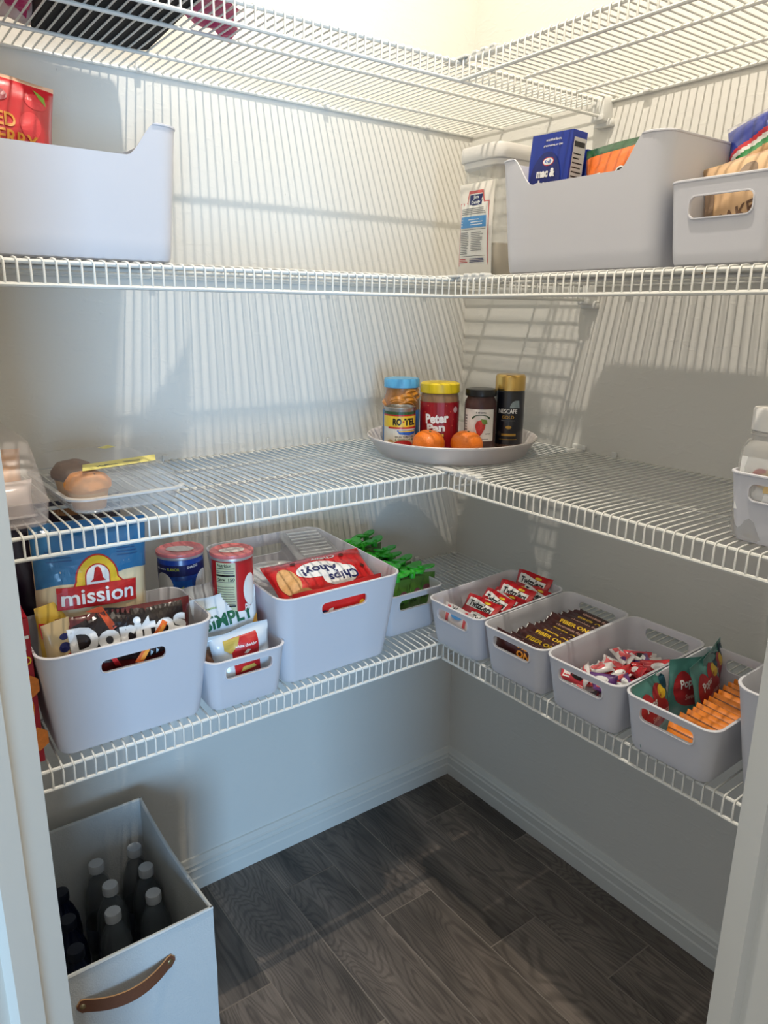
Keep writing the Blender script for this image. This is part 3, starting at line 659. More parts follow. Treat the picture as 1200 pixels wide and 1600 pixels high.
# mixed candies
cands = []
for nm, col, ink in (('white', (226, 220, 218), PINK), ('red', (196, 34, 46), WHITE), ('purple', (96, 52, 120), WHITE), ('rose', (206, 66, 78), BLACK)):
    me, F = bag_mesh('wrapper', .056, .022, .013, film('candy_%s_film' % nm, col), 90+len(cands), .10, .0018, nu=10, nv=6)
    s = thing('wrapped_candy', f'small {nm} wrapped candy in the third bin from the corner', 'candy', (0, 0, 0), (0, 0, 0), f'{nm} wrapped candies'); ob('wrapper', me, s)
    P = Print(F, .01); P.poly(ell(.002, .012, .014, .006, 12), ink); P.poly(rect(-.024, .004, -.012, .020), PINK if nm != 'rose' else WHITE); P.obj('printed_label', s); cands.append([s, 0])
rc = random.Random(4)
for i in range(70):
    k = rc.choice([0, 0, 1, 1, 2, 3]); s = cands[k][0] if not cands[k][1] else copy_tree(cands[k][0]); cands[k][1] = 1
    lay = i//28
    p = inplace(b7, rc.uniform(-.042, .042), rc.uniform(.030, .215), .018+.015*lay+rc.uniform(0, .008)); s.location = p
    s.rotation_euler = (R(-60+rc.uniform(-45, 45)), R(rc.uniform(-22, 22)), RZ+R(rc.uniform(-65, 65)))

# teal fruit-snack packets + orange cracker packets
TEAL = film('teal_film', (84, 142, 134), .25)
tp, TF = bag_mesh('packet_body', .098, .098, .016, TEAL, 101, .09, .0018, nu=14, nv=14)
def tealart():
    P = Print(TF, .01)
    P.poly(ell(.0, .040, .040, .024), mat('ink_berry', (178, 46, 52), .35)); P.poly(ell(-.024, .052, .020, .026), MATS['ink_berry']); P.poly(ell(.012, .066, .018, .020), MATS['ink_berry'])
    P.poly(ell(.022, .070, .012, .011), YEL); P.poly(ell(.036, .082, .010, .012), mat('ink_teal_dark', (30, 74, 88), .4))
    P.text('Pops', -.014, .056, .034, .020, WHITE, rot=10, bold=.03); P.text('Sweethearts', .010, .036, .056, .010, mat('ink_blush', (226, 170, 160), .4), rot=6); return P
defs = [('teal and red fruit snack packet leaning at the front left of the fourth bin', -.370, -.900, .712, -16, 0, 4), ('teal packet with berries and white lettering, upright in the middle of the fourth bin', -.245, -.918, .722, -14, -3, 8), ('teal packet squeezed against the left wall behind the lettered one', -.275, -.893, .718, -8, 6, -14), ('teal packet at the back left of the fourth bin, its tip highest', -.205, -.898, .724, -6, -4, 14)]
s0 = None
for lb, x, y, z, a, b, rz in defs:
    if s0 is None: s = thing('fruit_snack_packet', lb, 'packet', (0, 0, 0)); ob('packet_body', tp, s); tealart().obj('printed_label', s); s0 = s
    else: s = copy_tree(s0); s['label'] = lb
    s.location = (x, y, z); s.rotation_euler = (R(a), R(b), R(rz)); s['group'] = 'teal fruit snack packets'
OF = film('orange_film', (232, 132, 34), .3)
op, OFn = bag_mesh('packet_body', .088, .034, .012, OF, 111, .08, .001, nu=14, nv=6)
s0 = None
for i in range(13):
    if s0 is None:
        s = thing('cracker_packet', 'orange cracker packet in the row at the front of the fourth bin', 'packet', (0, 0, 0), (0, 0, 0), 'orange cracker packets'); ob('packet_body', op, s)
        P = Print(OFn, .02); P.poly(rect(-.038, .013, .038, .0155), mat('ink_brown', (120, 66, 34), .4)); P.poly(rect(-.042, .024, .040, .026), MATS['ink_brown']); P.obj('printed_label', s); s0 = s
    else: s = copy_tree(s0)
    s['label'] = f'orange cracker packet in the fourth bin from the corner, {ORD[i]} from the front'; s.location = inplace(b8, .024+random.uniform(-.002, .002), .024+.0155*i, .026+.0006*i+random.uniform(0, .003)); s.rotation_euler = (R(-30+random.uniform(-6, 6)), R(2), RZ+R(random.uniform(-3, 3)))
# ---------------------------------------------------------------- turntable tray and jars
TC = Vector((-.27, -.265, 0)); TZ = ztop('second')+.0008
t = thing('round_tray', 'round white plastic tray holding jars and clementines in the shelf corner', 'tray', (TC.x, TC.y, TZ))
TP = mat('tray_plastic', (224, 216, 212), .4)
MB().lathe([(0, .0), (.158, 0), (.164, .003), (.1825, .034), (.187, .0365), (.188, .040), (.186, .0415), (.183, .040), (.179, .035), (.1605, .0065), (.155, .0045), (0, .0045)], TP, 96).obj('tray_body', t, smooth=True)
zj = TZ+.0048
def jar(name, label, cat, x, y, rot=None):
    a = math.atan2(y+1.4852, x+1.3616)-math.pi/2+(rot or 0)
    return thing(name, label, cat, (x, y, zj), (0, 0, a))
GLASS = mat('jar_glass', (200, 190, 175), .06, alpha=.07, spec=.8)
# peaches
t = jar('fruit_jar', 'glass jar of sliced peaches with light blue lid, leftmost on the round tray', 'jar', -.335, -.165)
PEA = mat('peach_syrup', (170, 104, 28), .25, var=.3, bscale=30, coat=.6)
MB().lathe([(0, 0), (.037, 0), (.0405, .004), (.0405, .078), (.0410, .092), (.0405, .108), (.036, .122), (.035, .134), (0, .134)], PEA, 48).obj('syrup', t, smooth=True)
rj = random.Random(2)
for k in range(11):
    a = rj.uniform(-1.6, 1.6); z = .096+rj.uniform(0, .030); mb = MB(); n = 8; pts = []
    for i in range(n+1):
        q = -1+2*i/n; pts.append(((.0355+.002*(1-q*q)-max(0, z-.108)*.25)*math.sin(a+q*.42), -(.0355+.002*(1-q*q)-max(0, z-.108)*.25)*math.cos(a+q*.42), z+.006*(1-q*q)-.003))
    mb.tube(pts, .0068, mat('peach_slice', (206, 132, 44), .3, coat=.6), 6); mb.obj('peach_slice', t, smooth=True)
MB().lathe([(.0408, .078), (.0420, .092), (.0415, .109), (.0372, .123), (.0362, .136)], GLASS, 48).obj('glass', t, smooth=True)
MB().lathe([(.0412, .008), (.0414, .009), (.0414, .084), (.0412, .085)], mat('label_blue', (58, 122, 184), .4), 48).obj('label', t, smooth=True)
MB().lathe([(.0385, .134), (.0398, .135), (.0398, .150), (.0385, .1535), (0, .1535)], mat('lid_light_blue', (98, 178, 222), .35), 48).obj('lid', t, smooth=True)
P = Print(cyl(.0415), .01); P.poly(rect(-.040, .030, -.012, .055), NAVY); P.lines(-.038, -.014, [.014, .018, .022, .026], .0014, NAVY); P.obj('printed_label', t)
# tomato can
t = jar('food_can', 'small tin can of diced tomatoes with yellow band in front of the peach jar', 'can', -.383, -.222, .10)
r = .0335
MB().lathe([(0, 0), (r, 0), (r+.001, .0015), (r, .004), (r, .094), (r+.001, .0965), (r+.0012, .099), (r, .100), (r-.0015, .0985), (r-.002, .096), (0, .096)], mat('tin', (170, 170, 168), .28, metal=.9), 48).obj('tin_body', t, smooth=True)
P = Print(cyl(r), .008)
P.poly(rect(-2.9*r, .004, 2.9*r, .091), mat('label_white', (226, 220, 204), .4), lift=.0003); P.poly(rect(-2.9*r, .085, 2.9*r, .091), mat('ink_forest', (46, 84, 44), .4), lift=.0006)
P.poly(rect(-2.9*r, .082, 2.9*r, .085), RED, lift=.0006); P.poly(rect(-2.9*r, .058, 2.9*r, .082), YEL, lift=.0006); P.poly([(-.030, .055), (.055, .055), (.055, .059), (-.030, .059)], RED, lift=.0008)
P.text('RO', -.009, .070, .019, .015, BLACK, bold=.05, lift=.0010); P.text('TEL', .020, .070, .028, .015, BLACK, bold=.05, lift=.0010); P.poly([(.0025, .070), (.0045, .0725), (.0065, .070), (.0045, .0675)], RED, lift=.001)
P.poly([(-.010, .052), (.040, .052), (.036, .044), (.018, .041), (-.004, .044)], BLUE, lift=.0008); P.poly([(-.006, .051), (.036, .051), (.034, .0485), (-.004, .0485)], YEL, lift=.0010)
P.text('DICED TOMATOES', .008, .038, .042, .004, BLACK, lift=.001); P.text('& GREEN CHILIES', .008, .032, .042, .004, GREEN, lift=.001)
P.poly(ell(.004, .018, .026, .014, 30), mat('ink_bowl', (214, 186, 150), .5), lift=.0008); P.poly(ell(.004, .019, .0225, .0115, 30), mat('tomato_print', (176, 34, 34), .5, var=.5, bscale=260), lift=.0011)
P.poly(ell(-.024, .020, .010, .012), mat('ink_tan3', (190, 160, 110), .5), lift=.0006); P.obj('printed_label', t)
# peanut butter
t = jar('peanut_butter_jar', 'peanut butter jar with yellow lid and red label on the round tray', 'jar', -.298, -.254, .06)
r = .0425
MB().lathe([(0, 0), (.039, 0), (r-.0012, .004), (r-.0012, .118), (.039, .127), (.037, .130), (0, .130)], mat('peanut_butter', (142, 104, 66), .4), 56).obj('contents', t, smooth=True)
MB().lathe([(.0392, .0005), (r-.0003, .004), (r-.0003, .119), (.0398, .128), (.038, .135)], GLASS, 56).obj('jar_wall', t, smooth=True)
MB().lathe([(.0405, .128), (.0425, .129), (.0428, .131), (.0425, .147), (.0405, .149), (.037, .1505), (0, .1505)], mat('lid_yellow', (232, 202, 30), .4), 72).obj('lid', t, smooth=True)
P = Print(cyl(r), .01); P.poly(rect(-2.9*r, .008, 2.9*r, .110), mat('label_red', (150, 16, 30), .35), lift=.0003)
P.text('Peter', -.008, .076, .052, .021, WHITE, rot=4, bold=.045, lift=.0008); P.text('Pan', -.010, .056, .040, .018, WHITE, rot=4, bold=.045, lift=.0008); P.poly([(-.028, .037), (.008, .037), (.008, .043), (-.028, .043)], YEL, lift=.0008)
P.text('CREAMY', -.010, .040, .030, .004, RED, lift=.0012); P.poly(ell(.036, .094, .0065, .0065), mat('ink_rosewhite', (214, 180, 180), .4), lift=.0008)
for x, y in ((-.028, .103), (.012, .104), (.010, .084), (.022, .09), (.030, .074), (-.036, .088), (.027, .060)): P.poly(ell(x, y, .0012, .0012, 6), mat('ink_coral', (220, 110, 80), .4), lift=.0008)
P.obj('printed_label', t)
# strawberry jam
t = jar('jam_jar', 'dark strawberry preserve jar with black lid and white label', 'jar', -.240, -.322, -.05)
r = .035
MB().lathe([(0, 0), (.031, 0), (r-.001, .004), (r-.001, .104), (.033, .113), (.029, .120), (.029, .123), (0, .123)], mat('jam_red', (58, 5, 12), .35, spec=.3), 48).obj('preserve', t, smooth=True)
MB().lathe([(.0312, .0004), (r, .0045), (r, .105), (.0338, .114), (.030, .121), (.0298, .128)], GLASS, 48).obj('glass', t, smooth=True)
MB().lathe([(.0325, .124), (.0335, .125), (.0335, .136), (.0325, .1385), (.031, .139), (0, .138)], mat('lid_black', (18, 18, 20), .3), 48).obj('lid', t, smooth=True)
P = Print(cyl(r), .008); P.poly(rect(-.036, .030, .034, .098), mat('label_cream', (228, 224, 216), .45), lift=.0005)
P.lines(-.034, -.028, [.040+.006*i for i in range(8)], .003, GREY); P.text('100%', .004, .091, .022, .003, BLACK, lift=.0012)
P.poly(ell(.004, .079, .020, .0075, 16, 200, -20)+ell(.004, .082, .013, .003, 10, -10, 190), mat('ink_ribbon', (52, 82, 56), .4), lift=.0009)
P.poly([(-.005, .072), (-.008, .062), (-.004, .048), (0, .040), (.006, .045), (.013, .058), (.014, .070), (.004, .076)], mat('strawberry_print', (196, 52, 40), .45, var=.3, bscale=300), lift=.0014)
P.poly([(.004, .078), (.016, .076), (.018, .068), (.010, .066), (.006, .070)], mat('ink_leaf2', (112, 140, 62), .4), lift=.0018); P.poly(ell(-.010, .054, .006, .008), mat('ink_flower', (236, 232, 226), .4), lift=.0011)
P.text('spread', .020, .046, .012, .003, BLACK, lift=.0012); P.lines(-.016, .024, [.034], .0014, GREY); P.obj('printed_label', t)
# coffee
t = jar('coffee_jar', 'tall dark coffee jar with gold lid, rightmost on the round tray', 'jar', -.170, -.340, -.08)
r = .0322
MB().lathe([(0, 0), (.029, 0), (r-.001, .003), (r-.001, .130), (0, .131)], mat('coffee_brown', (96, 58, 34), .5, bump=.5, bscale=300), 48).obj('coffee', t, smooth=True)
MB().lathe([(.0292, 0), (r-.0002, .003), (r-.0002, .133)], GLASS, 48).obj('glass', t, smooth=True)
MB().lathe([(r, .018), (r+.0003, .019), (r+.0003, .131), (r-.001, .134)], mat('sleeve_black', (18, 20, 30), .3, coat=.4), 48).obj('sleeve', t, smooth=True)
MB().lathe([(r-.002, .134), (r+.0002, .1345), (r+.0002, .163), (r-.0015, .1665), (r-.003, .168), (0, .168)], mat('lid_gold', (214, 178, 104), .25, metal=.85), 48).obj('lid', t, smooth=True)
P = Print(cyl(r+.0003), .008)
P.poly([(.004, .098)]+ell(.018, .098, .014, .016, 10, 180, 90)+[(.024, .114), (.026, .098)], mat('ink_silverblue', (140, 156, 160), .35), lift=.0005); P.text('NESCAFE', .000, .091, .041, .010, WHITE, bold=.02, lift=.0008); P.text('GOLD', .001, .078, .026, .007, GOLDI, lift=.0008)
P.lines(-.013, .016, [.070], .0012, GREY, 0); P.poly(ell(.003, .056, .0065, .0035), GOLDI, lift=.0006); P.poly(rect(-.012, .037, .020, .042), GOLDI, lift=.0006); P.lines(-.016, .022, [.029], .0012, GOLDI, 0); P.poly(ell(-.018, .042, .005, .005), mat('ink_dim', (60, 50, 44), .4), lift=.0005); P.obj('printed_label', t)
# clementines
OR = mat('clementine_peel', (236, 122, 20), .38, bump=.6, bscale=420, coat=.15)
def fruit(label, x, y, rz):
    t = thing('clementine', label, 'fruit', (x, y, zj), (R(8), 0, rz), 'clementines')
    vs = []; fs = []; nu, nv = 32, 18
    for j in range(nv+1):
        ph = math.pi*j/nv
        for i in range(nu):
            a = 2*math.pi*i/nu; rr = .0345*(math.sin(ph)**.95)*(1+.012*math.cos(3*a)); z = .0285+.0285*math.cos(ph)-.0035*math.exp(-(ph/.25)**2)-.003*math.exp(-((math.pi-ph)/.3)**2)
            vs.append((rr*math.cos(a), rr*math.sin(a), z))
    for j in range(nv):
        for i in range(nu): fs.append((j*nu+i, j*nu+(i+1) % nu, (j+1)*nu+(i+1) % nu, (j+1)*nu+i))
    ob('peel', mesh('peel', vs, fs, OR, smooth=True), t); MB().lathe([(0, .0565), (.0022, .056), (.0026, .0535), (0, .0535)], mat('stem_green', (110, 110, 50), .7), 8).obj('stem_button', t); return t
fruit('clementine on the round tray in front of the peanut butter jar', -.366, -.297, 0); fruit('clementine on the round tray in front of the jam jar', -.306, -.348, 1.3)

# ---------------------------------------------------------------- second shelf, left: bread box and muffin clamshell
ZS = ztop('second')+.0008
t = thing('bread_container', 'frosted clear container with bread at the left end of the second shelf', 'container', (-1.212, -.392, ZS), (0, 0, 0))
v, f = tub(.15, .30, .038, .004, .016, .0016, True); MB().add(v, f, FROST).obj('base_tray', t, smooth=True)
def lp(x0, x1, y0, y1, z, r=.02): return [(x, y, z) for x, y in [((x0+x1)/2+a, b) for a, b in rrect(x1-x0, y1-y0, (y0+y1)/2, r, 5)]]
L = [lp(-.075, .075, .0, .30, .0385), lp(-.074, .073, .012, .299, .060), lp(-.072, .068, .060, .292, .112), lp(-.068, .060, .080, .285, .121, .02), lp(-.05, .045, .10, .265, .122, .02)]
v, f = loft(L, False, True); MB().add(v, f, FROST).obj('domed_lid', t, smooth=True)
MB().tube([(-.07, .0, .020), (.055, .0, .020)], .002, FROST, 6).obj('moulded_ridge', t, smooth=True)
t = thing('bread_loaf', 'sliced brown bread wrapped in clear film inside the frosted container', 'bread', (-1.195, -.270, ZS+.004))
me, F = bag_mesh('loaf', .092, .092, .13, mat('bread_crust', (206, 148, 96), .45, bump=.5, bscale=40, var=.25, coat=.5), 120, .04, .003, nu=16, nv=16); ob('loaf', me, t)
t = thing('bread_roll_bag', 'white plastic bag of rolls at the front of the frosted container', 'bag', (-1.200, -.340, ZS+.004))
me, F = bag_mesh('bag_body', .100, .058, .06, film('milky_film', (222, 206, 202)), 121, .03, .003, nu=12, nv=10); ob('bag_body', me, t)
t = thing('muffin_box', 'clear clamshell box with yellow sticker on the second shelf', 'container', (-1.017, -.372, ZS), (0, 0, R(2)))
v, f = tub(.176, .262, .026, .010, .030, .0010, False); MB().add(v, f, CLEAR).obj('base_tray', t, smooth=True)
v, f = loft([lp(-.094, .094, -.006, .268, .026, .032), lp(-.094, .094, -.006, .268, .029, .032), lp(-.088, .088, 0, .262, .030, .03)], False, False); MB().add(v, f, CLEAR2).obj('rim_flange', t, smooth=True)
L = [lp(-.087, .087, .001, .261, .030, .03), lp(-.083, .083, .006, .256, .045, .03), lp(-.078, .078, .012, .250, .058, .03), lp(-.072, .072, .018, .244, .062, .028)]
v, f = loft(L, False, True); MB().add(v, f, CLEAR).obj('lid', t, smooth=True)
st = Print(lambda u, v, l: (u, v, .0632+l), .05); YS = mat('sticker_yellow', (232, 222, 126), .5)
st.poly([(-.060, .035), (.062, .055), (.080, .105), (-.045, .085)], YS); st.text('Muffins', -.015, .062, .034, .010, BLACK, rot=9); st.lines(.015, .045, [.068, .074], .002, GREY); st.obj('sticker', t); st = Print(lambda u, v, l: (u, v, .0632+l), .05); st.poly([(.030, .205), (.052, .212), (.046, .238), (.022, .222)], YS); st.obj('sticker', t)
MUF = mat('muffin_crumb', (218, 140, 58), .6, bump=1.0, bscale=60, var=.25); MUB = mat('muffin_side', (206, 150, 84), .7, bump=.6, bscale=80)
def muffin(label, x, y, dark):
    t = thing('muffin', label, 'muffin', (x, y, ZS+.0022), (0, 0, x*9), 'muffins')
    top = mat('muffin_dark_top', (122, 84, 58), .6, bump=1, bscale=60, var=.3) if dark else MUF
    MB().lathe([(0, 0), (.024, 0), (.030, .030), (0, .030)], MUB, 28).obj('muffin_base', t, smooth=True)
    mb = MB(); mb.lathe([(.030, .028), (.0345, .034), (.0335, .043), (.026, .053), (.014, .0575), (0, .0585)], top, 28)
    mb.v = [(x*(1+.07*noise.noise(Vector((x*60, y*60, z*60)))), y*(1+.07*noise.noise(Vector((y*60, x*60, 3)))), z+.003*noise.noise(Vector((x*70, y*70, 9)))) for x, y, z in mb.v]; mb.obj('muffin_top', t, smooth=True)
    for k in range(4): a = k*1.7+.4; MB().lathe([(0, -.003), (.004, 0), (.003, .003), (0, .004)], mat('blueberry', (52, 30, 40), .5), 8, (.017*math.cos(a), .017*math.sin(a), .0545-.002)).obj('berry', t, smooth=True)
muffin('golden muffin with dark berries at the near left corner of the clamshell', -1.068, -.322, False); muffin('brown muffin at the far left of the clamshell', -1.064, -.222, True)

# second shelf, right: bottle and card in the bin
t = thing('plastic_bottle', 'clear plastic bottle with white cap standing in the small bin on the second shelf', 'bottle', (-.345, -1.006, ZS+.004), (0, 0, RZ))
CLB = mat('bottle_clear', (214, 212, 208), .15, alpha=.40, spec=.6)
MB().lathe([(0, 0), (.040, 0), (.043, .004), (.043, .10), (.040, .124), (.034, .134), (.031, .136), (.030, .152)], CLB, 40).obj('bottle_body', t, smooth=True)
MB().lathe([(.031, .142), (.0325, .143), (.0325, .1455), (.031, .146)], CLB, 40).obj('neck_ring', t, smooth=True)
MB().lathe([(.0315, .148), (.0325, .149), (.0325, .176), (.031, .1785), (0, .1785)], mat('cap_white', (226, 224, 220), .4), 40).obj('cap', t, smooth=True)
MB().lathe([(0, .002), (.038, .002), (.0405, .006), (.0405, .09), (0, .092)], mat('bottle_powder', (206, 200, 194), .8, bump=.4, bscale=60), 32).obj('powder', t, smooth=True)
t = thing('picture_card', 'white card with red and yellow picture in front of the clear bottle', 'card', (-.387, -1.040, ZS+.045), (R(-3), 0, RZ))
MB().box((-.058, 0, 0), (.058, .0012, .073), WHITE).obj('card_sheet', t)
P = Print(flat(0), .05); P.poly(ell(-.028, .048, .013, .012), RED); P.poly([(.002+.03*math.cos(R(a*12))*(1+.18*(a % 2)), .044+.018*math.sin(R(a*12))*(1+.18*(a % 2))) for a in range(30)], mat('ink_sand', (214, 186, 130), .5)); P.poly(ell(.004, .044, .012, .008), mat('ink_maroon', (120, 40, 60), .5)); P.obj('printed_picture', t)

# ---------------------------------------------------------------- third shelf
ZT = ztop('third')+.0008
t = thing('food_canister', 'square clear canister with white lid and paper label at the left of the scoop-front bin', 'canister', (-.2535, -.358, ZT), (0, 0, RZ)); t.scale = (.87, .87, .925)
def cub(w, z0, z1, r): return loft([[(x, y, z0) for x, y in rrect(w, w, 0, r, 6)], [(x, y, z1) for x, y in rrect(w, w, 0, r, 6)]])
v, f = cub(.118, 0, .222, .022); MB().add(v, f, mat('canister_clear', (220, 218, 208), .15, alpha=.35, spec=.6)).obj('clear_body', t, smooth=True)
v, f = cub(.112, .004, .070, .020); MB().add(v, f, mat('grits', (196, 180, 150), .9, bump=.5, bscale=400)).obj('dry_contents', t, smooth=True)
v, f = loft([[(x, y, z) for x, y in rrect(w_, w_, 0, .026, 6)] for w_, z in ((.112, .214), (.124, .220), (.125, .230), (.133, .232), (.135, .235), (.135, .256), (.132, .260), (.12, .2605))]); MB().add(v, f, mat('canister_lid', (226, 222, 214), .4)).obj('lid', t, smooth=True)
me, F = bag_mesh('paper_pack', .110, .186, .012, mat('paper_pack', (232, 226, 214), .5, bump=.3, bscale=30), 130, .03, .001, nu=10, nv=14); o_ = ob('paper_pack', me, t, (.004, -.068, .003))
P = Print(lambda u, v, l: (F(u, v, l)[0]+.006, F(u, v, l)[1]-.068, F(u, v, l)[2]+.003+.012), .02)
P.poly([(-.052, .010), (.044, .010), (.044, .136), (.030, .136), (.024, .158), (-.022, .158), (-.028, .136), (-.052, .136)], mat('ink_rose', (206, 96, 92), .45)); P.poly([(-.050, .012), (.042, .012), (.042, .134), (.028, .134), (.022, .152), (-.020, .152), (-.026, .134), (-.050, .134)], mat('label_paper', (236, 232, 222), .5))
P.poly([(-.020, .128), (.022, .130), (.024, .150), (-.018, .150)], NAVY); P.text('Jim', .002, .1445, .018, .008, WHITE, bold=.03); P.text('Dandy', .002, .1345, .030, .008, WHITE, bold=.03)
P.lines(-.046, .038, [.123, .1195, .116, .1125], .0014, GREY, .1); P.poly(rect(-.046, .086, .038, .108), SKY); P.lines(-.044, .034, [.101, .096, .091], .0014, WHITE); P.lines(-.046, .038, [.082], .0008, BLACK, 0)
P.lines(-.046, -.016, [.034+.0035*i for i in range(13)], .0013, GREY, .4); P.lines(-.008, .034, [.040+.0035*i for i in range(11)], .0013, GREY, .3); P.lines(-.046, .038, [.029], .0008, BLACK, 0)
P.lines(-.046, -.018, [.017, .020, .023], .0015, RED); P.lines(-.012, .038, [.017, .020, .023], .0015, NAVY, .1); P.obj('printed_label', t)

MACB = mat('mac_blue', (20, 50, 150), .4)
def macbox(label, loc, rot, full):
    t = thing('pasta_box', label, 'box', loc, rot)
    MB().box((-.048, 0, 0), (.048, .034, .169), MACB, bev=.0008).obj('carton', t)
    P = Print(flat(0), .05)
    P.text('no artificial flavors,', .006, .158, .036, .0045, WHITE); P.text('preservatives, or dyes', .006, .149, .044, .0045, WHITE)
    P.poly(ell(-.004, .088, .037, .052), mat('ink_darkblue', (16, 34, 112), .4)); P.poly(ell(.0, .124, .0135, .0070), RED); P.poly(ell(.0, .124, .0118, .0056), WHITE); P.text('Kraft', 0, .124, .015, .0055, BLUE, bold=.03)
    P.text('mac &', -.002, .106, .044, .014, WHITE, bold=.06); P.text('cheese', 0, .088, .054, .014, WHITE, bold=.06); P.poly(ell(0, .045, .03, .018), ORANGE)
    P.obj('printed_label', t)
    q = Print(lambda u, v, l: (.048+l, u, v), .05); q.poly(rect(.004, .01, .032, .158), mat('ink_panel2', (196, 194, 190), .5)); q.poly(rect(.006, .144, .030, .152), BLACK); q.lines(.006, .030, [.02+.007*i for i in range(17)], .002, BLACK, .5); q.obj('nutrition_panel', t)
macbox('blue macaroni box standing tallest in the scoop-front bin', (-.335, -.545, ZT+.060), (R(-4), R(2.5), RZ+R(-4)), True)
macbox('second blue macaroni box behind the tall one, only its left edge showing', (-.282, -.538, ZT+.036), (R(-3), R(2), RZ+R(-5)), False)
t = thing('snack_bag', 'orange bag with green top strip in the scoop-front bin beside the blue box', 'bag', (-.310, -.688, ZT+.052), (R(-6), R(-5), RZ+R(3)))
me, F = bag_mesh('bag_body', .135, .150, .035, None, 140, .03, .002, nu=14, nv=30, mats=[film('orange_bag_film', (232, 112, 30)), film('green_strip_film', (36, 84, 52)), film('white', (232, 228, 220))], pick=lambda a, s: 1 if s > .91 else (2 if s < .66-.1*a else 0)); ob('bag_body', me, t)
P = Print(F, .01); P.poly(ell(.012, .092, .012, .014), WHITE); P.poly(ell(.012, .092, .0095, .0115), BLACK); P.poly(ell(.013, .090, .005, .006), WHITE); P.obj('printed_emblem', t)
t = thing('bread_bag', 'tan bread wrapped in clear film standing in the right bin of the third shelf', 'bread', (-.315, -.925, ZT+.006), (R(-10), R(-11), RZ+R(4)))
me, F = bag_mesh('bag_body', .150, .150, .055, film('bread_film', (206, 170, 130), .35, var=.2), 150, .03, .003, nu=16, nv=16); ob('bag_body', me, t)
P = Print(F, .01); P.poly(ell(0, .118, .013, .016), mat('ink_taupe', (130, 108, 88), .5)); P.text('BAKERY', .0, .065, .090, .020, mat('ink_cocoa', (104, 74, 54), .5), rot=8); P.poly(rect(.04, .05, .046, .13), MATS['ink_taupe']); P.poly([(-.070, .05), (-.052, .05), (-.050, .130), (-.068, .122)], MATS['ink_taupe']); P.obj('printed_label', t)
t = thing('bread_bag', 'bread bag with blue, red, white and green stripes behind the tan bread', 'bag', (-.245, -.890, ZT+.068), (R(-8), R(-16), RZ))
STR = [film('stripe_blue', (34, 52, 140)), film('stripe_red', (196, 40, 52)), film('stripe_white', (230, 228, 224)), film('stripe_green', (38, 128, 66)), film('stripe_tan', (182, 142, 96))]
me, F = bag_mesh('bag_body', .085, .155, .045, None, 155, .03, .003, nu=30, nv=90, mats=STR+[mat('film_clear', (216, 214, 218), .2, alpha=.6)], pick=lambda a, s: (5 if s > .95 else 0 if s > .74+.12*a else 1 if s > .70+.12*a else 2 if s > .66+.12*a else 3 if s > .60+.12*a else 4)); ob('bag_body', me, t)
# red berry bag in the left scoop bin
t = thing('fruit_bag', 'red dried fruit bag with gold lettering rising from the left scoop-front bin', 'bag', (-1.142, -.300, ZT+.060), (R(-7), R(6), R(4)))
me, F = bag_mesh('bag_body', .150, .182, .045, None, 160, .02, .002, nu=18, nv=30, mats=[film('berry_red', (196, 30, 42)), film('berry_cream', (226, 186, 160))], pick=lambda a, s: 1 if s > .95 else 0); ob('bag_body', me, t)
P = Print(F, .01); BER = mat('ink_berry2', (216, 60, 66), .35)
P.poly(ell(.048, .152, .016, .011), BER); P.poly(ell(.040, .118, .015, .018), BER); P.poly(ell(-.02, .150, .03, .012), mat('ink_wine', (136, 32, 48), .35)); P.poly([(.045, .170), (.060, .162), (.062, .150), (.052, .158)], LGREEN)
P.text('DRIED', -.012, .118, .062, .019, mat('ink_bronze', (206, 138, 44), .35), bold=.02); P.text('CHERRY', .004, .095, .092, .019, MATS['ink_bronze'], bold=.02); P.obj('printed_label', t)

# ---------------------------------------------------------------- top shelf things
ZD = ztop('top')+.0008
t = thing('fabric_tote', 'black fabric tote lying on the left of the top shelf', 'bag', (-.945, -.225, ZD), (0, 0, R(-3)))
v, f = loft([[(x*s, y*s, z) for x, y in rrect(.185, .27, 0, .012, 4)] for s, z in ((.98, 0), (1, .004), (1, .10), (.97, .135), (.9, .14))]); MB().add(v, f, mat('black_cloth', (16, 15, 17), .8, bump=.4, bscale=300)).obj('tote_body', t, smooth=True)
MB().tube([(-.04, -.06, .136), (-.045, -.06, .17), (0, -.06, .19), (.045, -.06, .17), (.04, -.06, .136)], .004, MATS['black_cloth'], 6).obj('strap', t, smooth=True)
t = thing('plastic_bag', 'pale pink plastic bag lying against the wall on the top shelf', 'bag', (-1.16, -.075, ZD+.0375), (R(90), R(0), R(0)))
me, F = bag_mesh('bag_body', .50, .066, .074, mat('pale_pink_plastic', (222, 200, 196), .4, bump=.6, bscale=25), 170, .03, .004, nu=30, nv=10); o_ = ob('bag_body', me, t, (0, 0, -.005))
t = thing('plastic_bag', 'second pale bag stacked behind the black tote, high on the top shelf', 'bag', (-1.20, -.22, ZD), (0, 0, R(4)))
me, F = bag_mesh('bag_body', .30, .20, .16, mat('pale_pink_plastic', (222, 200, 196)), 171, .02, .004, nu=24, nv=14); ob('bag_body', me, t)
MAG = mat('magenta_tissue', (188, 24, 104), .45, bump=.4, bscale=40)
def tissue(label, pts, loc, seed):
    t = thing('gift_tissue', label, 'tissue', loc, (0, 0, 0)); v, f = refine(pts, [tuple(range(len(pts)))], .015); n = len(v)
    top = [(a, b, .004+.010*abs(noise.noise(Vector((a*22, b*22, seed))))) for a, b in v]; bot = [(a, b, z-.0015) for a, b, z in top]
    ob('tissue_sheet', mesh('tissue_sheet', top+bot, list(f)+[tuple(i+n for i in q[::-1]) for q in f], MAG), t); return t
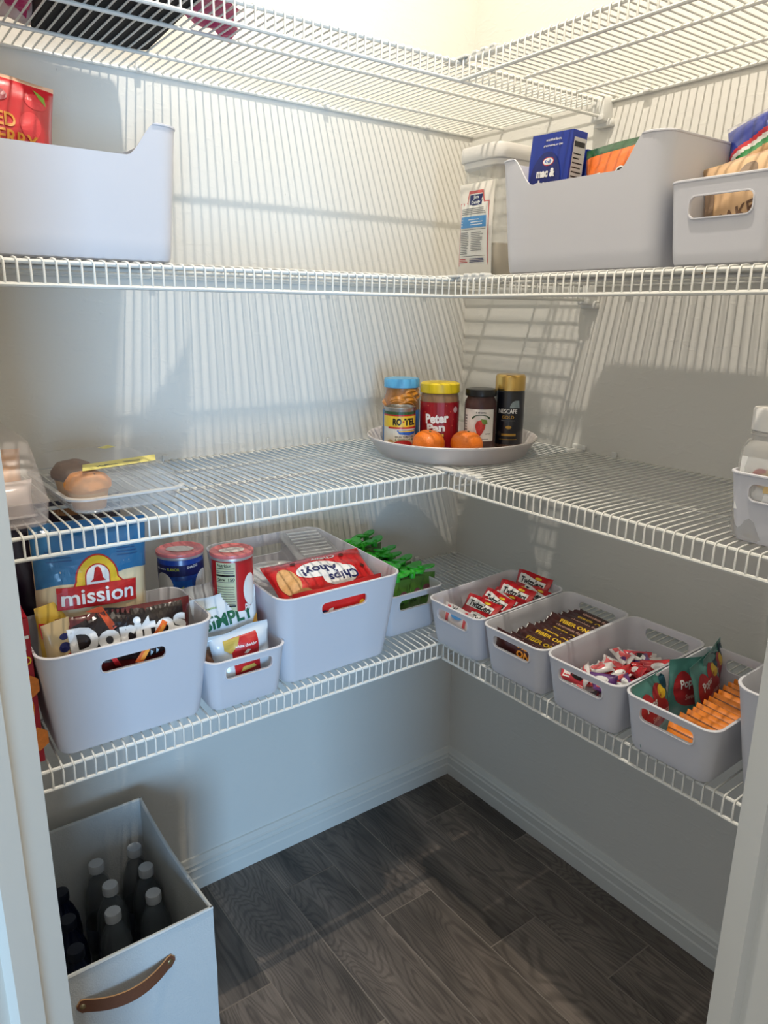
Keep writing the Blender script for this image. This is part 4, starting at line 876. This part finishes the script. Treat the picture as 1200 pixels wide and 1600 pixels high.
tissue('magenta pointed tissue sheet lying over the left top shelf, right of the black tote', [(-.095, -.095), (-.045, -.125), (.020, -.075), (.015, -.045), (.040, -.010), (.052, .050), (.012, .020), (-.030, .000), (-.062, -.030)], (-.800, -.262, ZD), 3)
tissue('small magenta tissue tip at the left of the black tote', [(-.05, -.09), (.0, -.10), (.016, -.03), (.024, .045), (-.008, .010), (-.03, -.03)], (-1.064, -.162, ZD), 6)

# ---------------------------------------------------------------- fabric box with bottles
t = thing('fabric_storage_box', 'grey white fabric storage box with brown leather handle on the floor', 'box', (-1.112, -.440, 0), (0, 0, 0))
FAB = mat('box_fabric', (198, 202, 202), .85, bump=.5, bscale=350, var=.05)
W_, D_, H_ = .314, .378, .345; th = .005
def openbox(w, d, h, th):
    o = [(-w/2, 0), (w/2, 0), (w/2, d), (-w/2, d)]; i = [(-w/2+th, th), (w/2-th, th), (w/2-th, d-th), (-w/2+th, d-th)]
    vs = [(x, y, 0) for x, y in o]+[(x, y, h) for x, y in o]+[(x, y, h) for x, y in i]+[(x, y, th) for x, y in i]
    fs = [(3, 2, 1, 0), (12, 13, 14, 15)]
    for k in range(4): n = (k+1) % 4; fs += [(k, n, 4+n, 4+k), (4+k, 4+n, 8+n, 8+k), (8+k, 8+n, 12+n, 12+k)]
    return vs, fs
bmv, bmf = openbox(W_, D_, H_, th); bm = bmesh.new(); vv = [bm.verts.new(v) for v in bmv]
for q in bmf: bm.faces.new([vv[i] for i in q])
bmesh.ops.subdivide_edges(bm, edges=[e for e in bm.edges if e.calc_length() > .1], cuts=7, use_grid_fill=True)
for v in bm.verts:
    s = v.co.z/H_; k = math.sin(math.pi*min(1, max(0, v.co.y/D_)))
    if abs(v.co.x) > W_/2-.01: v.co.x += (-.006 if v.co.x > 0 else .006)*k*s + .0015*noise.noise(v.co*12)
    v.co.y += .0012*noise.noise(v.co*11+Vector((5, 0, 0)))*(1 if .02 < s else 0)
me = bpy.data.meshes.new('fabric_shell'); bm.to_mesh(me); bm.free(); me.materials.append(FAB); ob('fabric_shell', me, t)
bind = MB()
for a, b in (((-W_/2, 0), (W_/2, 0)), ((-W_/2, D_), (W_/2, D_))): bind.tube([(a[0], a[1]+(.002 if a[1] == 0 else -.002), H_), (b[0], b[1]+(.002 if a[1] == 0 else -.002), H_)], .0034, FAB, 6)
for sx in (-1, 1): bind.tube([(sx*(W_/2-.0025-.006*math.sin(math.pi*i/8)), D_*i/8, H_) for i in range(9)], .0034, FAB, 6)
bind.obj('edge_binding', t, smooth=True)
LEA = mat('brown_leather', (112, 70, 48), .5, bump=.3, bscale=120, var=.1); LED = mat('leather_edge', (178, 134, 88), .6)
hb = MB(); n = 16; top_ = []; hz0 = .282
def strap(sx):
    s = abs(sx)/.071; return -.0035-.022*max(0, 1-s**2)
xs = [-.082+.164*i/24 for i in range(25)]
def hh(x): e = abs(x)/.082; return .0125 if e < .72 else (.0125 if e < .90 else .0125*math.sqrt(max(.05, 1-((e-.90)/.10)**2)))
def dz(x): return -.006*math.cos(math.pi*x/.164)
vs = []
for x in xs:
    y = strap(x) if abs(x) < .071 else -.0035
    for a, b in ((-1, 0), (1, 0), (1, 1), (-1, 1)): vs.append((x, y+b*.0028, hz0+dz(x)+a*hh(x)))
fs = []; fm = []
for i in range(24):
    for k in range(4): a = i*4+k; b = i*4+(k+1) % 4; fs.append((a, b, b+4, a+4)); fm.append(1 if k == 1 else 0)
fs += [(0, 1, 2, 3), (96, 97, 98, 99)]; fm += [0, 0]
hdl = ob('leather_handle', mesh('leather_handle', vs, fs, [LEA, LED], fm, smooth=True, sharp=40), t)
for sx in (-1, 1): MB().lathe([(0, .0022), (.003, .002), (.005, .001), (.0062, 0), (0, 0)], mat('brass', (170, 150, 112), .35, metal=.9), 16).obj('rivet', hdl, (sx*.072, -.0034, hz0+dz(.072)), smooth=True).rotation_euler = (R(90), 0, 0)
PETC = mat('bottle_pet', (150, 160, 168), .08, alpha=.22, spec=.7)
def bottle_parts(t, body, cap, liq, s=1.0):
    MB().lathe([(0, .004), (.020, .0), (.030, .006), (.032, .02), (.0315, .05), (.0325, .055), (.0325, .120), (.0315, .125), (.032, .165), (.029, .195), (.020, .222), (.0135, .235), (.0130, .250)], body, 28).obj('bottle_body', t, smooth=True)
    MB().lathe([(0, .006), (.019, .003), (.029, .008), (.030, .160), (.027, .192), (.018, .218), (0, .219)], liq, 24).obj('liquid', t, smooth=True)
    MB().lathe([(.0130, .242), (.0150, .243), (.0152, .258), (.0140, .261), (0, .2615)], cap, 24).obj('cap', t, smooth=True)
    MB().lathe([(.0328, .060), (.0330, .061), (.0330, .118), (.0328, .119)], mat('bottle_sleeve', (96, 104, 122), .4, alpha=.85), 28).obj('label', t, smooth=True)
src = None
WATER = mat('water_dark', (60, 66, 72), .05, alpha=.45)
blabels = ['clear water bottle in the fabric box, back row right', 'clear water bottle in the fabric box, back row left', 'clear water bottle in the fabric box, middle row right beside the wall of the box', 'clear water bottle in the fabric box, middle row left', 'clear water bottle in the fabric box, front row right with barcode label', 'clear water bottle in the fabric box, front row left']
for lb, (x, y) in zip(blabels, ((-.996, -.106), (-1.070, -.110), (-.993, -.180), (-1.067, -.184), (-1.000, -.256), (-1.080, -.262))):
    if src is None: s = thing('water_bottle', lb, 'bottle', (0, 0, 0), (0, 0, 0), 'clear water bottles'); bottle_parts(s, PETC, mat('cap_grey', (186, 192, 198), .4), WATER); src = s
    else: s = copy_tree(src); s['label'] = lb
    s.location = (x, y, .0075); s.rotation_euler = (R(random.uniform(-1.2, 1.2)), R(random.uniform(-1, 1)), 0)
for k, lb in enumerate(('dark blue bottle in the fabric box nearest the back, half hidden by the door frame', 'dark blue bottle in the fabric box, middle of the left row', 'dark blue bottle in the fabric box nearest the front panel')):
    s = thing('drink_bottle', lb, 'bottle', (-1.150-.006*k, -.150-.078*k, .0075), (0, 0, 0), 'dark blue bottles'); bottle_parts(s, mat('bottle_blue', (10, 17, 44), .15), mat('cap_navy', (18, 24, 40), .4), mat('bottle_blue', (10, 17, 44)))
